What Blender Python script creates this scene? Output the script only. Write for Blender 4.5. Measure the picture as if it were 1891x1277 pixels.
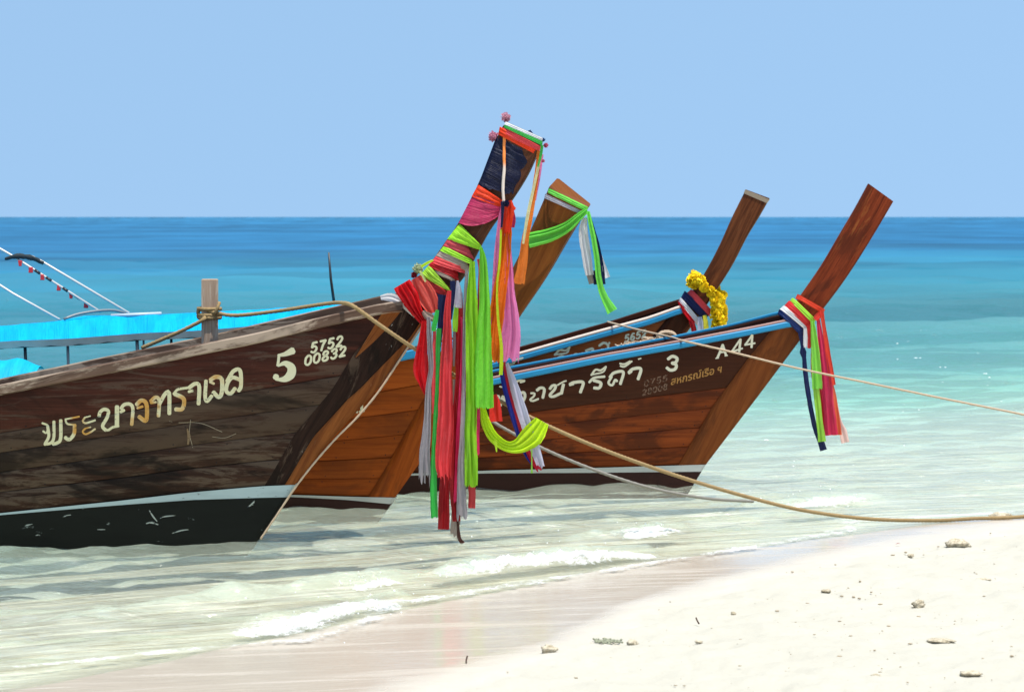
import bpy, math, random
import numpy as np
from mathutils import Vector, Matrix, noise as mnoise
from mathutils.bvhtree import BVHTree

random.seed(7); rng = np.random.default_rng(7)
for o in list(bpy.data.objects): bpy.data.objects.remove(o)
scene = bpy.context.scene
COL = scene.collection
R = math.radians

# ------------------------------------------------------------------ camera, sky, sun, exposure
EYE = 1.9                      # metres above the water
FPX = 85.0/36.0*1891.0         # focal length in photograph pixels
HOR = 400.0                    # horizon row in the photograph
CX, CY = 945.5, 638.5
cam = bpy.data.cameras.new('camera'); camo = bpy.data.objects.new('camera', cam); COL.objects.link(camo)
cam.sensor_width = 36; cam.lens = 85
cam.shift_y = -(CY-HOR)/1891.0
cam.clip_start = 0.1; cam.clip_end = 30000
camo.location = (0, 0, EYE); camo.rotation_euler = (R(90), 0, 0)
cam.dof.use_dof = True; cam.dof.focus_distance = 14.2; cam.dof.aperture_fstop = 6.3
scene.camera = camo

SUN = Vector((0.15, -0.22, 0.96)).normalized()
world = bpy.data.worlds.new('World'); scene.world = world; world.use_nodes = True
wn = world.node_tree.nodes; wl = world.node_tree.links
wn.clear()
wo = wn.new('ShaderNodeOutputWorld'); bg = wn.new('ShaderNodeBackground'); sky = wn.new('ShaderNodeTexSky')
sky.sky_type = 'NISHITA'; sky.sun_disc = False
sky.sun_elevation = math.asin(SUN.z); sky.sun_rotation = math.atan2(SUN.x, SUN.y)
sky.altitude = 0; sky.air_density = 1.0; sky.dust_density = 0.25; sky.ozone_density = 2.0
tc = wn.new('ShaderNodeTexCoord'); add = wn.new('ShaderNodeVectorMath'); add.operation = 'ADD'
add.inputs[1].default_value = (0, 0, 0.70)
nrm = wn.new('ShaderNodeVectorMath'); nrm.operation = 'NORMALIZE'
tint = wn.new('ShaderNodeMix'); tint.data_type = 'RGBA'; tint.blend_type = 'MULTIPLY'; tint.inputs[0].default_value = 1
tint.inputs[7].default_value = (1.50, 1.48, 1.21, 1)
wl.new(tc.outputs['Generated'], add.inputs[0]); wl.new(add.outputs[0], nrm.inputs[0]); wl.new(nrm.outputs[0], sky.inputs[0])
wl.new(sky.outputs[0], tint.inputs[6]); wl.new(tint.outputs[2], bg.inputs[0]); wl.new(bg.outputs[0], wo.inputs[0])
bg.inputs[1].default_value = 0.15
sun = bpy.data.lights.new('sun', 'SUN'); suno = bpy.data.objects.new('sun', sun); COL.objects.link(suno)
sun.energy = 4.2; sun.angle = R(0.53); sun.color = (1.0, 0.95, 0.87)
suno.rotation_euler = SUN.to_track_quat('Z', 'Y').to_euler(); suno.location = (0, 0, 30)
vs = scene.view_settings
vs.view_transform = 'Standard'; vs.look = 'None'; vs.gamma = 1; vs.use_curve_mapping = False; vs.exposure = 0.6
scene.cycles.max_bounces = 10; scene.cycles.diffuse_bounces = 5; scene.cycles.transparent_max_bounces = 12
scene.cycles.caustics_reflective = False; scene.cycles.caustics_refractive = False
scene.cycles.sample_clamp_indirect = 6

# ------------------------------------------------------------------ helpers: picture rows and columns -> places
def W(px, py, Y):
    return Vector(((px-CX)/FPX*Y, Y, EYE-(py-HOR)/FPX*Y))
def to_px(p):
    return CX+FPX*p[0]/p[1], HOR+FPX*(EYE-p[2])/p[1]
def on_water(px, py, z=0.0):
    return W(px, py, FPX*(EYE-z)/(py-HOR))
def interp(x, xs, ys): return float(np.interp(x, xs, ys))
def smooth(pts, step=5.0):
    """Catmull-Rom through the points (any dimension), resampled every `step`"""
    P = np.array(pts, float)
    if len(P) == 2:
        n = max(2, int(np.linalg.norm(P[1][:2]-P[0][:2])/step)+1)
        return np.array([P[0]+(P[1]-P[0])*k/(n-1) for k in range(n)])
    Q = np.vstack([2*P[0]-P[1], P, 2*P[-1]-P[-2]])
    out = []
    for i in range(1, len(Q)-2):
        p0, p1, p2, p3 = Q[i-1], Q[i], Q[i+1], Q[i+2]
        n = max(2, int(np.linalg.norm((p2-p1)[:2 if P.shape[1] == 2 or P.shape[1] == 3 and step >= 1 else 3])/step))
        for k in range(n):
            t = k/n
            out.append(0.5*((2*p1)+(-p0+p2)*t+(2*p0-5*p1+4*p2-p3)*t*t+(-p0+3*p1-3*p2+p3)*t**3))
    out.append(P[-1])
    return np.array(out)
def smooth3(pts, step=0.01):
    P = np.array([list(p) for p in pts], float)
    if len(P) == 2:
        n = max(2, int(np.linalg.norm(P[1]-P[0])/step)+1)
        return np.array([P[0]+(P[1]-P[0])*k/(n-1) for k in range(n)])
    Q = np.vstack([2*P[0]-P[1], P, 2*P[-1]-P[-2]])
    out = []
    for i in range(1, len(Q)-2):
        p0, p1, p2, p3 = Q[i-1], Q[i], Q[i+1], Q[i+2]
        n = max(2, int(np.linalg.norm(p2-p1)/step))
        for k in range(n):
            t = k/n
            out.append(0.5*((2*p1)+(-p0+p2)*t+(2*p0-5*p1+4*p2-p3)*t*t+(-p0+3*p1-3*p2+p3)*t**3))
    out.append(P[-1])
    return np.array(out)

def mk(name, verts, faces, mat=None, parent=None, sm=True, uv=None, label=None, cat=None, group=None, kind=None):
    me = bpy.data.meshes.new(name)
    me.from_pydata([tuple(v) for v in verts], [], [tuple(f) for f in faces])
    if uv is not None:
        l = me.uv_layers.new(name='UVMap')
        li = np.empty(len(me.loops), int); me.loops.foreach_get('vertex_index', li)
        l.data.foreach_set('uv', np.array(uv, np.float32)[li].ravel())
    if sm: me.polygons.foreach_set('use_smooth', [True]*len(me.polygons))
    me.update()
    o = bpy.data.objects.new(name, me); COL.objects.link(o)
    if mat:
        for m in (mat if isinstance(mat, (list, tuple)) else [mat]): me.materials.append(m)
    if parent is not None:
        o.parent = parent; o.matrix_parent_inverse = Matrix.Translation(-parent.location)
    tag(o, label, cat, group, kind)
    return o
def tag(o, label=None, cat=None, group=None, kind=None):
    if label: o['label'] = label
    if cat: o['category'] = cat
    if group: o['group'] = group
    if kind: o['kind'] = kind
def empty(name, loc, label, cat, group=None):
    o = bpy.data.objects.new(name, None); COL.objects.link(o); o.location = loc; o.empty_display_size = 0.1
    tag(o, label, cat, group); return o
class MB:
    def __init__(s): s.v = []; s.f = []; s.uv = []
    def add(s, v, f, uv=None):
        b = len(s.v); s.v += [tuple(x) for x in v]; s.f += [tuple(i+b for i in q) for q in f]
        s.uv += [tuple(x) for x in uv] if uv is not None else [(0, 0)]*len(v)
    def make(s, name, mat, parent=None, **k): return mk(name, s.v, s.f, mat, parent, uv=s.uv, **k)
def grid_faces(nr, nc, close=False):
    f = []
    for i in range(nr-1):
        for j in range(nc if close else nc-1):
            j2 = (j+1) % nc
            f.append((i*nc+j, i*nc+j2, (i+1)*nc+j2, (i+1)*nc+j))
    return f
def tube_data(path, r, sides=10, strands=0, pitch=0.05, cap=True):
    P = np.array([list(p) for p in path], float); n = len(P)
    T = np.gradient(P, axis=0); T /= np.maximum(np.linalg.norm(T, axis=1)[:, None], 1e-9)
    up = np.array([0, 0, 1.0])
    if abs(T[0] @ up) > 0.9: up = np.array([1.0, 0, 0])
    N = np.cross(T[0], up); N /= np.linalg.norm(N)
    V = []; UV = []; L = 0
    rr = r if hasattr(r, '__len__') else [r]*n
    for i in range(n):
        if i:
            L += np.linalg.norm(P[i]-P[i-1])
            N = N-T[i]*(N @ T[i]); N /= np.linalg.norm(N)
        B = np.cross(T[i], N)
        for k in range(sides):
            a = 2*math.pi*k/sides
            q = rr[i]
            if strands: q *= 0.80+0.28*abs(math.cos(strands*0.5*(a-2*math.pi*L/pitch)))
            V.append(P[i]+q*(math.cos(a)*N+math.sin(a)*B)); UV.append((L, k/sides))
    F = grid_faces(n, sides, True)
    if cap:
        F.append(tuple(range(sides-1, -1, -1))); F.append(tuple(range((n-1)*sides, n*sides)))
    return V, F, UV
def tube(name, path, r, mat, parent=None, sides=10, strands=0, pitch=0.05, **k):
    V, F, UV = tube_data(path, r, sides, strands, pitch)
    return mk(name, V, F, mat, parent, uv=UV, **k)
def box_data(c, sx, sy, sz, rz=0, bev=0.0):
    b = min(bev, sx*.4, sy*.4, sz*.4)
    V = []; 
    for z, ins in ((-sz/2, b), (-sz/2+b, 0), (sz/2-b, 0), (sz/2, b)):
        x, y = sx/2-ins, sy/2-ins
        for (a, d) in ((-x, -y), (x, -y), (x, y), (-x, y)):
            V.append((c[0]+a*math.cos(rz)-d*math.sin(rz), c[1]+a*math.sin(rz)+d*math.cos(rz), c[2]+z))
    F = grid_faces(4, 4, True)+[(3, 2, 1, 0), (12, 13, 14, 15)]
    return V, F

# ------------------------------------------------------------------ materials
class NT:
    def __init__(s, name):
        s.m = bpy.data.materials.new(name); s.m.use_nodes = True
        s.t = s.m.node_tree; s.n = s.t.nodes; s.l = s.t.links; s.n.clear()
        s.out = s.n.new('ShaderNodeOutputMaterial')
    def N(s, ty, **k):
        x = s.n.new(ty)
        for a, b in k.items(): setattr(x, a, b)
        return x
    def L(s, a, b): s.l.new(a, b)
    def set(s, sock, v):
        if hasattr(v, 'is_output') or isinstance(v, bpy.types.NodeSocket): s.l.new(v, sock)
        else: sock.default_value = v
    def math(s, op, a, b=0.5, clamp=False):
        x = s.N('ShaderNodeMath', operation=op); x.use_clamp = clamp
        s.set(x.inputs[0], a); s.set(x.inputs[1], b); return x.outputs[0]
    def mix(s, f, a, b, bt='MIX'):
        x = s.N('ShaderNodeMix', data_type='RGBA', blend_type=bt)
        s.set(x.inputs[0], f)
        for i, v in ((6, a), (7, b)):
            if isinstance(v, tuple): v = (v+(1,))[:4]
            s.set(x.inputs[i], v)
        return x.outputs[2]
    def noise(s, vec, scale, detail=4, rough=0.55, dist=0.0):
        x = s.N('ShaderNodeTexNoise'); s.L(vec, x.inputs['Vector'])
        x.inputs['Scale'].default_value = scale; x.inputs['Detail'].default_value = detail
        x.inputs['Roughness'].default_value = rough; x.inputs['Distortion'].default_value = dist
        return x.outputs['Fac']
    def ramp(s, f, a, b, c0=0.0, c1=1.0):
        x = s.N('ShaderNodeMapRange'); x.interpolation_type = 'SMOOTHSTEP'
        s.set(x.inputs['Value'], f)
        x.inputs['From Min'].default_value = a; x.inputs['From Max'].default_value = b
        x.inputs['To Min'].default_value = c0; x.inputs['To Max'].default_value = c1
        return x.outputs['Result']
    def mapv(s, vec, sc=(1, 1, 1), loc=(0, 0, 0)):
        x = s.N('ShaderNodeMapping'); s.L(vec, x.inputs[0]); x.inputs['Scale'].default_value = sc; x.inputs['Location'].default_value = loc
        return x.outputs[0]
    def bump(s, h, strength=0.3, dist=0.01, normal=None):
        x = s.N('ShaderNodeBump'); s.L(h, x.inputs['Height']); x.inputs['Strength'].default_value = strength
        x.inputs['Distance'].default_value = dist
        if normal is not None: s.L(normal, x.inputs['Normal'])
        return x.outputs[0]
    def princ(s, col, rough=0.5, spec=0.5, normal=None, **k):
        x = s.N('ShaderNodeBsdfPrincipled')
        if isinstance(col, tuple): col = (col+(1,))[:4]
        s.set(x.inputs['Base Color'], col); s.set(x.inputs['Roughness'], rough); s.set(x.inputs['Specular IOR Level'], spec)
        if normal is not None: s.L(normal, x.inputs['Normal'])
        for a, b in k.items(): s.set(x.inputs[a], b)
        return x.outputs[0]
    def done(s, sh): s.L(sh, s.out.inputs[0]); return s.m
    def uv(s): return s.N('ShaderNodeUVMap').outputs[0]
    def pos(s): return s.N('ShaderNodeNewGeometry').outputs['Position']
    def rnd(s): return s.N('ShaderNodeObjectInfo').outputs['Random']

def wood(name, light, dark, grain=1.0, stain=0.4, stain_col=(0.012, 0.008, 0.006), wear=0.0, wear_col=(0.2, 0.17, 0.14),
         rough=0.45, var=0.35, spec=0.06, chips=0.0, chip_col=(0.5, 0.5, 0.47)):
    t = NT(name); uv = t.uv(); rn = t.rnd()
    off = t.N('ShaderNodeCombineXYZ'); t.L(t.math('MULTIPLY', rn, 37.0), off.inputs[0]); t.L(t.math('MULTIPLY', rn, 91.0), off.inputs[1])
    va = t.N('ShaderNodeVectorMath', operation='ADD'); t.L(uv, va.inputs[0]); t.L(off.outputs[0], va.inputs[1]); v = va.outputs[0]
    g1 = t.noise(t.mapv(v, (1.6, 34, 1)), 1.0, 6, 0.62, 0.6)
    g2 = t.noise(t.mapv(v, (5, 150, 1)), 1.0, 3, 0.6)
    g = t.math('ADD', t.math('MULTIPLY', g1, 0.7), t.math('MULTIPLY', g2, 0.3))
    c = t.mix(t.ramp(g, 0.5-0.22/grain, 0.5+0.22/grain), dark, light)
    big = t.noise(t.mapv(v, (1.3, 3.5, 1)), 1.0, 5, 0.6, 0.8)
    if wear > 0:
        w = t.math('MULTIPLY', t.ramp(t.noise(t.mapv(v, (1.1, 8.5, 1), (5, 2, 0)), 1.6, 10, 0.74, 0.8), 0.60-0.22*wear, 0.68-0.19*wear), min(1.0, 0.5+wear*0.45))
        c = t.mix(w, c, wear_col)
    c = t.mix(t.math('MULTIPLY', t.ramp(big, 0.50, 0.60), stain), c, stain_col)
    if chips > 0:
        ch = t.ramp(t.noise(t.mapv(v, (5, 14, 1), (9, 1, 0)), 1.8, 7, 0.75), 0.72-0.14*chips, 0.735-0.14*chips)
        c = t.mix(ch, c, chip_col)
    br = t.N('ShaderNodeMapRange'); t.L(rn, br.inputs[0]); br.inputs[3].default_value = 1-var; br.inputs[4].default_value = 1+var
    hs = t.N('ShaderNodeHueSaturation'); t.L(c, hs.inputs['Color']); t.L(br.outputs[0], hs.inputs['Value']); c = hs.outputs[0]
    ro = t.math('ADD', t.math('MULTIPLY', big, 0.3), rough-0.15)
    b = t.bump(g, 0.35, 0.004)
    return t.done(t.princ(c, ro, spec, b))

def paint(name, col, rough=0.35, worn=0.3, under=(0.09, 0.035, 0.015), scale=1.0, spec=0.12, dirt=0.3, thr=0.66):
    t = NT(name); p = t.pos()
    n = t.noise(t.mapv(p, (9*scale, 9*scale, 26*scale)), 1.0, 8, 0.7)
    f = t.math('MULTIPLY', t.ramp(n, thr, thr+0.03), 1.0 if worn > 0 else 0.0)
    n2 = t.noise(t.mapv(p, (3, 3, 14)), 1.0, 5, 0.6)
    c = t.mix(t.math('MULTIPLY', t.ramp(n2, 0.42, 0.75), dirt), col, tuple(x*0.45 for x in col))
    c = t.mix(f, c, under)
    return t.done(t.princ(c, rough, spec, t.bump(n, 0.15, 0.003)))

def plain(name, col, rough=0.6, spec=0.3, nsc=30.0, amt=0.35, metallic=0.0, bump=0.1):
    t = NT(name); p = t.pos(); n = t.noise(p, nsc, 5, 0.6)
    c = t.mix(t.math('MULTIPLY', n, amt), col, tuple(x*0.4 for x in col))
    return t.done(t.princ(c, rough, spec, t.bump(n, bump, 0.004), Metallic=metallic))

_cloth = {}
def cloth(col, name='cloth', trans=0.42, fade=0.25):
    key = (col, trans)
    if key in _cloth: return _cloth[key]
    t = NT(name); uv = t.uv(); p = t.pos()
    n = t.noise(t.mapv(uv, (6, 1.2, 1)), 1.6, 5, 0.6, 0.4)
    st = t.noise(t.mapv(p, (9, 9, 3.0)), 1.6, 7, 0.7)
    pale = tuple(min(1, x*0.75+0.14) for x in col); deep = tuple(x*0.72 for x in col)
    c = t.mix(t.ramp(n, 0.3, 0.72), deep, col)
    c = t.mix(t.math('MULTIPLY', t.ramp(st, 0.5, 0.8), fade), c, pale)
    sp = t.ramp(t.noise(p, 70.0, 3, 0.5), 0.73, 0.76)
    c = t.mix(t.math('MULTIPLY', sp, 0.55), c, tuple(x*0.25 for x in col))
    weave = t.noise(t.mapv(uv, (60, 10, 1)), 4.0, 3, 0.6)
    fold = t.noise(t.mapv(uv, (26, 0.9, 1)), 2.2, 4, 0.6, 0.3)
    crease = t.noise(t.mapv(uv, (9, 9, 1)), 3.0, 3, 0.6, 1.2)
    h = t.math('ADD', t.math('ADD', t.math('MULTIPLY', weave, 0.12), fold), t.math('MULTIPLY', crease, 0.25))
    b = t.bump(h, 0.9, 0.016)
    d = t.N('ShaderNodeBsdfDiffuse'); t.L(c, d.inputs[0]); t.L(b, d.inputs['Normal'])
    tr = t.N('ShaderNodeBsdfTranslucent'); t.L(c, tr.inputs[0]); t.L(b, tr.inputs['Normal'])
    gl = t.N('ShaderNodeBsdfGlossy'); gl.inputs['Roughness'].default_value = 0.45; gl.inputs[0].default_value = (1, 1, 1, 1); t.L(b, gl.inputs['Normal'])
    m1 = t.N('ShaderNodeMixShader'); m1.inputs[0].default_value = trans; t.L(d.outputs[0], m1.inputs[1]); t.L(tr.outputs[0], m1.inputs[2])
    m2 = t.N('ShaderNodeMixShader'); m2.inputs[0].default_value = 0.014; t.L(m1.outputs[0], m2.inputs[1]); t.L(gl.outputs[0], m2.inputs[2])
    _cloth[key] = t.done(m2.outputs[0]); return _cloth[key]

# ------------------------------------------------------------------ setting: beach, sea bed, sea
def vnoise(x, y, seed=0):
    xi = np.floor(x).astype(np.int64); yi = np.floor(y).astype(np.int64); fx = x-xi; fy = y-yi
    fx = fx*fx*(3-2*fx); fy = fy*fy*(3-2*fy)
    def h(a, b):
        n = (a*374761393+b*668265263+seed*974711) & 0xffffffff
        n = ((n ^ (n >> 13))*1274126177) & 0xffffffff
        return ((n ^ (n >> 16)) & 0xffff)/65535.0
    return (h(xi, yi)*(1-fx)+h(xi+1, yi)*fx)*(1-fy)+(h(xi, yi+1)*(1-fx)+h(xi+1, yi+1)*fx)*fy
def fbm(x, y, oct=4, seed=0):
    s = 0; a = 0.5; t = 0
    for k in range(oct):
        s = s+a*vnoise(x, y, seed+k); t += a; x = x*2.03+11.7; y = y*2.03+5.3; a *= 0.5
    return s/t
SHX = [-200, -30, -8, -3.2, -1.9, -1.19, -0.54, 0.756, 1.98, 3.16, 5, 9, 30, 300]
SHY = [-160, -20, 1.5, 8.0, 9.85, 10.74, 11.75, 13.26, 14.4, 15.3, 16.7, 19.5, 33, 230]
WEX = [-200, -30, -3, -1.0, 0.122, 0.653, 1.28, 2.0, 3.04, 8, 30, 300]
WEY = [-163, -23, 4.9, 8.1, 9.9, 11.3, 12.4, 13.5, 14.65, 18.3, 32.3, 228]
def shore_s(X, Y):
    wob = 0.22*(fbm(X*1.1+3, Y*0*0+X*0.3, 3, 5)-0.5)
    return (Y-np.interp(X, SHX, SHY))*0.70+wob
def ground_z(X, Y):
    s = shore_s(X, Y)
    sea = -6*(1-np.exp(-0.085*np.maximum(s, 0)/6))
    land = 0.55*(1-np.exp(0.085*np.minimum(s, 0)))
    return np.where(s > 0, sea, land)
def wetness(X, Y):
    d = (Y-np.interp(X, WEX, WEY))*0.7+0.30*(fbm(X*2.0, Y*2.0, 3, 9)-0.5)
    return np.clip((d+0.25)/0.70, 0, 1)
def gmesh(name, X, Y, Z, mat, attrs, **k):
    nr, nc = X.shape; n = nr*nc
    me = bpy.data.meshes.new(name)
    me.vertices.add(n); me.vertices.foreach_set('co', np.stack([X, Y, Z], -1).astype(np.float32).ravel())
    idx = np.arange(n).reshape(nr, nc)
    q = np.stack([idx[:-1, :-1], idx[:-1, 1:], idx[1:, 1:], idx[1:, :-1]], -1).reshape(-1, 4)
    m = len(q)
    me.loops.add(m*4); me.loops.foreach_set('vertex_index', q.ravel().astype(np.int32))
    me.polygons.add(m); me.polygons.foreach_set('loop_start', np.arange(0, m*4, 4, dtype=np.int32))
    try: me.polygons.foreach_set('loop_total', np.full(m, 4, np.int32))
    except Exception: pass
    me.polygons.foreach_set('use_smooth', np.ones(m, bool))
    me.update(calc_edges=True); me.validate()
    for an, (ty, arr) in attrs.items():
        a = me.attributes.new(an, ty, 'POINT')
        a.data.foreach_set('color' if ty == 'FLOAT_COLOR' else 'value', arr.astype(np.float32).ravel())
    o = bpy.data.objects.new(name, me); COL.objects.link(o); me.materials.append(mat); tag(o, **k); return o
def fan(Ys, us, base):
    U, YY = np.meshgrid(us, Ys); return U*np.maximum(YY, base), YY
def cols(n, half, far):
    c = np.linspace(-half, half, n); o = half*np.geomspace(1.12, far/half, 26)
    return np.concatenate([-o[::-1], c, o])

# --- sand
t = NT('beach_sand'); p = t.pos(); wet = t.N('ShaderNodeAttribute', attribute_name='wet').outputs['Fac']
n1 = t.noise(p, 2.2, 6, 0.6); n2 = t.noise(p, 60, 5, 0.65); n3 = t.noise(t.mapv(p, (1, 1, 1)), 340, 2, 0.6)
spk = t.ramp(t.noise(p, 130, 2, 0.5), 0.73, 0.77)
c = t.mix(n1, (0.425, 0.398, 0.328), (0.505, 0.478, 0.40))
c = t.mix(t.math('MULTIPLY', t.ramp(n2, 0.45, 0.75), 0.30), c, (0.42, 0.37, 0.28))
c = t.mix(t.math('MULTIPLY', spk, 0.45), c, (0.20, 0.15, 0.10))
ws = t.noise(t.mapv(p, (0.7, 5.0, 1)), 1.4, 6, 0.65, 0.5)
cw = t.mix(ws, (0.43, 0.37, 0.295), (0.56, 0.495, 0.41))
sub_ = t.N('ShaderNodeAttribute', attribute_name='sub').outputs['Fac']
c = t.mix(wet, c, cw); c = t.mix(sub_, c, t.mix(t.ramp(t.noise(t.mapv(p, (1.3, 6.5, 1)), 1.0, 6, 0.62, 1.3), 0.36, 0.60), (0.55, 0.475, 0.335), (0.82, 0.77, 0.65)))  # underwater streaks put the rippling light on the sea bed into the sand colour
lift = t.math('MULTIPLY', wet, t.ramp(ws, 0.30, 0.55))
rough = t.math('SUBTRACT', 0.92, t.math('MULTIPLY', t.math('ADD', t.math('MULTIPLY', wet, 0.70), t.math('MULTIPLY', lift, 0.30)), 0.80))
h = t.math('ADD', t.math('MULTIPLY', n2, 0.6), t.math('MULTIPLY', n3, 0.4))
inv = t.math('SUBTRACT', 1.0, t.math('MULTIPLY', wet, 0.97))
bmp = t.N('ShaderNodeBump'); t.L(h, bmp.inputs['Height']); t.L(t.math('MULTIPLY', inv, 0.55), bmp.inputs['Strength']); bmp.inputs['Distance'].default_value = 0.02
rip = t.noise(t.mapv(p, (3, 16, 1)), 2.0, 3, 0.5)
bmp2 = t.N('ShaderNodeBump'); t.L(rip, bmp2.inputs['Height']); t.L(t.math('MULTIPLY', wet, 0.10), bmp2.inputs['Strength']); bmp2.inputs['Distance'].default_value = 0.02; t.L(bmp.outputs[0], bmp2.inputs['Normal'])
M_sand = t.done(t.princ(c, rough, t.math('ADD', 0.2, t.math('MULTIPLY', wet, 0.5)), bmp2.outputs[0]))
gy = np.concatenate([np.linspace(-160, -8, 30), np.linspace(-7, 6.5, 40), np.linspace(6.6, 17, 330), np.linspace(17.2, 45, 60), np.geomspace(47, 16000, 50)])
gu = cols(420, 0.27, 16)
GX, GY = fan(gy, gu, 9.0)
wetA = wetness(GX, GY)
dry = 1-wetA
det = dry*(0.045*(fbm(GX*2.3, GY*2.3, 3, 21)-0.5)+0.036*(fbm(GX*9, GY*9, 3, 31)-0.5))+0.006*(fbm(GX*1.5, GY*1.5, 2, 41)-0.5)
det = np.where((GY > 5) & (GY < 60), det, 0)
gmesh('sand', GX, GY, ground_z(GX, GY)+det, M_sand, {'wet': ('FLOAT', wetA), 'sub': ('FLOAT', np.clip(shore_s(GX, GY)/0.35, 0, 1))}, kind='structure')

# --- sea
def polydist(X, Y, pts):
    best = np.full(X.shape, 1e9)
    for (x0, y0), (x1, y1) in zip(pts[:-1], pts[1:]):
        dx, dy = x1-x0, y1-y0
        tt = np.clip(((X-x0)*dx+(Y-y0)*dy)/(dx*dx+dy*dy), 0, 1)
        best = np.minimum(best, np.hypot(X-x0-tt*dx, Y-y0-tt*dy))
    return best
def wpath(px): return [(v.x, v.y) for v in (on_water(a, b) for a, b in px)]
RIDGES = [([(440, 1112), (560, 1098), (690, 1082), (780, 1072), (850, 1062)], 0.070, 0.10),
          ([(470, 1158), (560, 1142), (660, 1122), (735, 1108)], 0.045, 0.08),
          ([(840, 1054), (960, 1038), (1090, 1026), (1190, 1026)], 0.055, 0.09),
          ([(1060, 1005), (1170, 988), (1250, 980)], 0.050, 0.09),
          ([(1440, 938), (1520, 928), (1610, 922)], 0.040, 0.09),
          ([(120, 1150), (260, 1128), (400, 1112)], 0.030, 0.12)]
py = np.concatenate([np.arange(1430, 402, -1.5), [401.2, 400.6]])
sy = np.concatenate([np.linspace(-200, 7.5, 40), FPX*EYE/(py-HOR)])
su = cols(820, 0.262, 16)
SX, SY = fan(sy, su, 9.0)
S = shore_s(SX, SY); D = np.maximum(0, -ground_z(SX, SY))
drow = np.maximum(np.gradient(sy), 0.02)[:, None]
eta = np.zeros(SX.shape)
r2 = np.random.default_rng(3)
for k in range(46):
    lam = 0.16*(7.5/0.16)**(k/45.0)
    a = R(-72)+r2.normal(0, R(20+8*min(1, lam)))
    kx, ky = 2*math.pi/lam*math.cos(a), 2*math.pi/lam*math.sin(a)
    A = 0.0062*lam**0.95*(2.1 if lam < 0.8 else 1.0)
    att = np.exp(-(drow*2.2/lam)**2)
    env = 0.4+1.2*vnoise(SX/(lam*3)+k*7, SY/(lam*3)+k*3, k)
    shal = np.clip(D/(0.06+0.05*lam), 0, 1)
    ph = kx*SX+ky*SY+r2.uniform(0, 6.28)
    nearfade = np.clip(0.14+S/22, 0, 1) if lam > 0.7 else 1.0
    eta += A*att*env*shal*nearfade*(np.sin(ph)+0.25*np.cos(2*ph))
for lam, A in ((6.5, 0.05), (9.0, 0.07), (13.0, 0.07)):
    a = R(-80)+r2.normal(0, R(7)); ph = 2*math.pi/lam*(math.cos(a)*SX+math.sin(a)*SY)+3*fbm(SX/25, SY/25, 2, int(lam))
    eta += A*np.clip((S-5)/14, 0, 1)*np.exp(-(drow*2.2/lam)**2)*(np.exp(1.6*np.sin(ph))/2.2-0.55)*(0.4+1.2*vnoise(SX/30, SY/14, int(lam)+50))
ridge = np.zeros(SX.shape)
near = (SY > 8) & (SY < 20)
for pp, hgt, sg in RIDGES:
    d = np.full(SX.shape, 9.0); d[near] = polydist(SX[near], SY[near], wpath(pp))
    rr = np.exp(-(d/sg)**2)*(0.55+0.9*fbm(SX*4, SY*4, 3, 77))
    ridge += rr; eta += hgt*rr
# body colour of the water by depth and distance out from the beach (deep water absorbs red)
sc = np.array([-5, 0, 1.5, 4, 7, 11, 17, 26, 40, 62, 74, 100, 250, 1200, 9000.])
cc = np.array([(.70, .69, .57), (.70, .69, .57), (.64, .68, .56), (.48, .62, .50), (.25, .56, .43), (.100, .305, .28), (.038, .168, .188), (.029, .162, .200), (.022, .160, .225),
               (.018, .146, .245), (.014, .116, .216), (.015, .115, .235), (.016, .112, .228), (.020, .118, .225), (.026, .13, .235)])
patch = fbm(SX/16, SY/9, 4, 63)-0.5
Sx = S*(1+0.35*patch)+0.2*patch
body = np.stack([np.interp(Sx, sc, cc[:, i]) for i in range(3)]+[np.ones(SX.shape)], -1)
dk = 1-0.28*np.clip((fbm(SX/26, SY/9, 4, 91)-0.54)*4, 0, 1)*np.clip((S-22)/20, 0, 1)
farw = np.clip((SY-60)/60, 0, 1)
mott = farw*(0.42*(fbm(SX/7, SY/24, 3, 115)-.5)+0.36*(fbm(SX/18, SY/60, 3, 125)-.5)+0.30*(fbm(SX/60, SY/220, 3, 135)-.5))+0.36*(fbm(SX/40, SY/13, 3, 15)-.5)+0.34*(fbm(SX/11, SY/4.5, 3, 25)-.5)+0.30*(fbm(SX/3.2, SY/1.6, 3, 35)-.5)*np.clip(S/10, 0, 1)  # mottling puts the light and dark of small ripples into the water colour
body[..., :3] *= (dk*(1+mott*np.clip(S/8, 0.2, 1)))[..., None]
op = 1-np.exp(-D*0.95)
op = np.clip(op+0.22*np.clip(ridge, 0, 1)*np.clip(D/0.02, 0, 1), 0, 1)
body[..., :3] = body[..., :3]*(1-0.35*np.clip(ridge, 0, 1))[..., None]+np.array([.50, .62, .44])*(0.35*np.clip(ridge, 0, 1))[..., None]
fcap = np.interp(SY, [0, 14, 30, 70, 200], [0.30, 0.28, 0.22, 0.16, 0.12])
t = NT('sea_water'); p = t.pos()
body_c = t.N('ShaderNodeAttribute', attribute_name='body').outputs['Color']
opq = t.N('ShaderNodeAttribute', attribute_name='op').outputs['Fac']
cap = t.N('ShaderNodeAttribute', attribute_name='cap').outputs['Fac']
r1 = t.noise(t.mapv(p, (2.4, 9.5, 1)), 1.0, 6, 0.62, 0.5); r3 = t.noise(t.mapv(p, (0.7, 2.0, 1)), 1.0, 4, 0.6, 0.3)
b1 = t.bump(r3, 0.35, 0.2); b2 = t.bump(r1, 0.75, 0.055, b1)
fr = t.N('ShaderNodeFresnel'); fr.inputs[0].default_value = 1.33; t.L(b2, fr.inputs['Normal'])
ff = t.math('MINIMUM', fr.outputs[0], cap)
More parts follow.
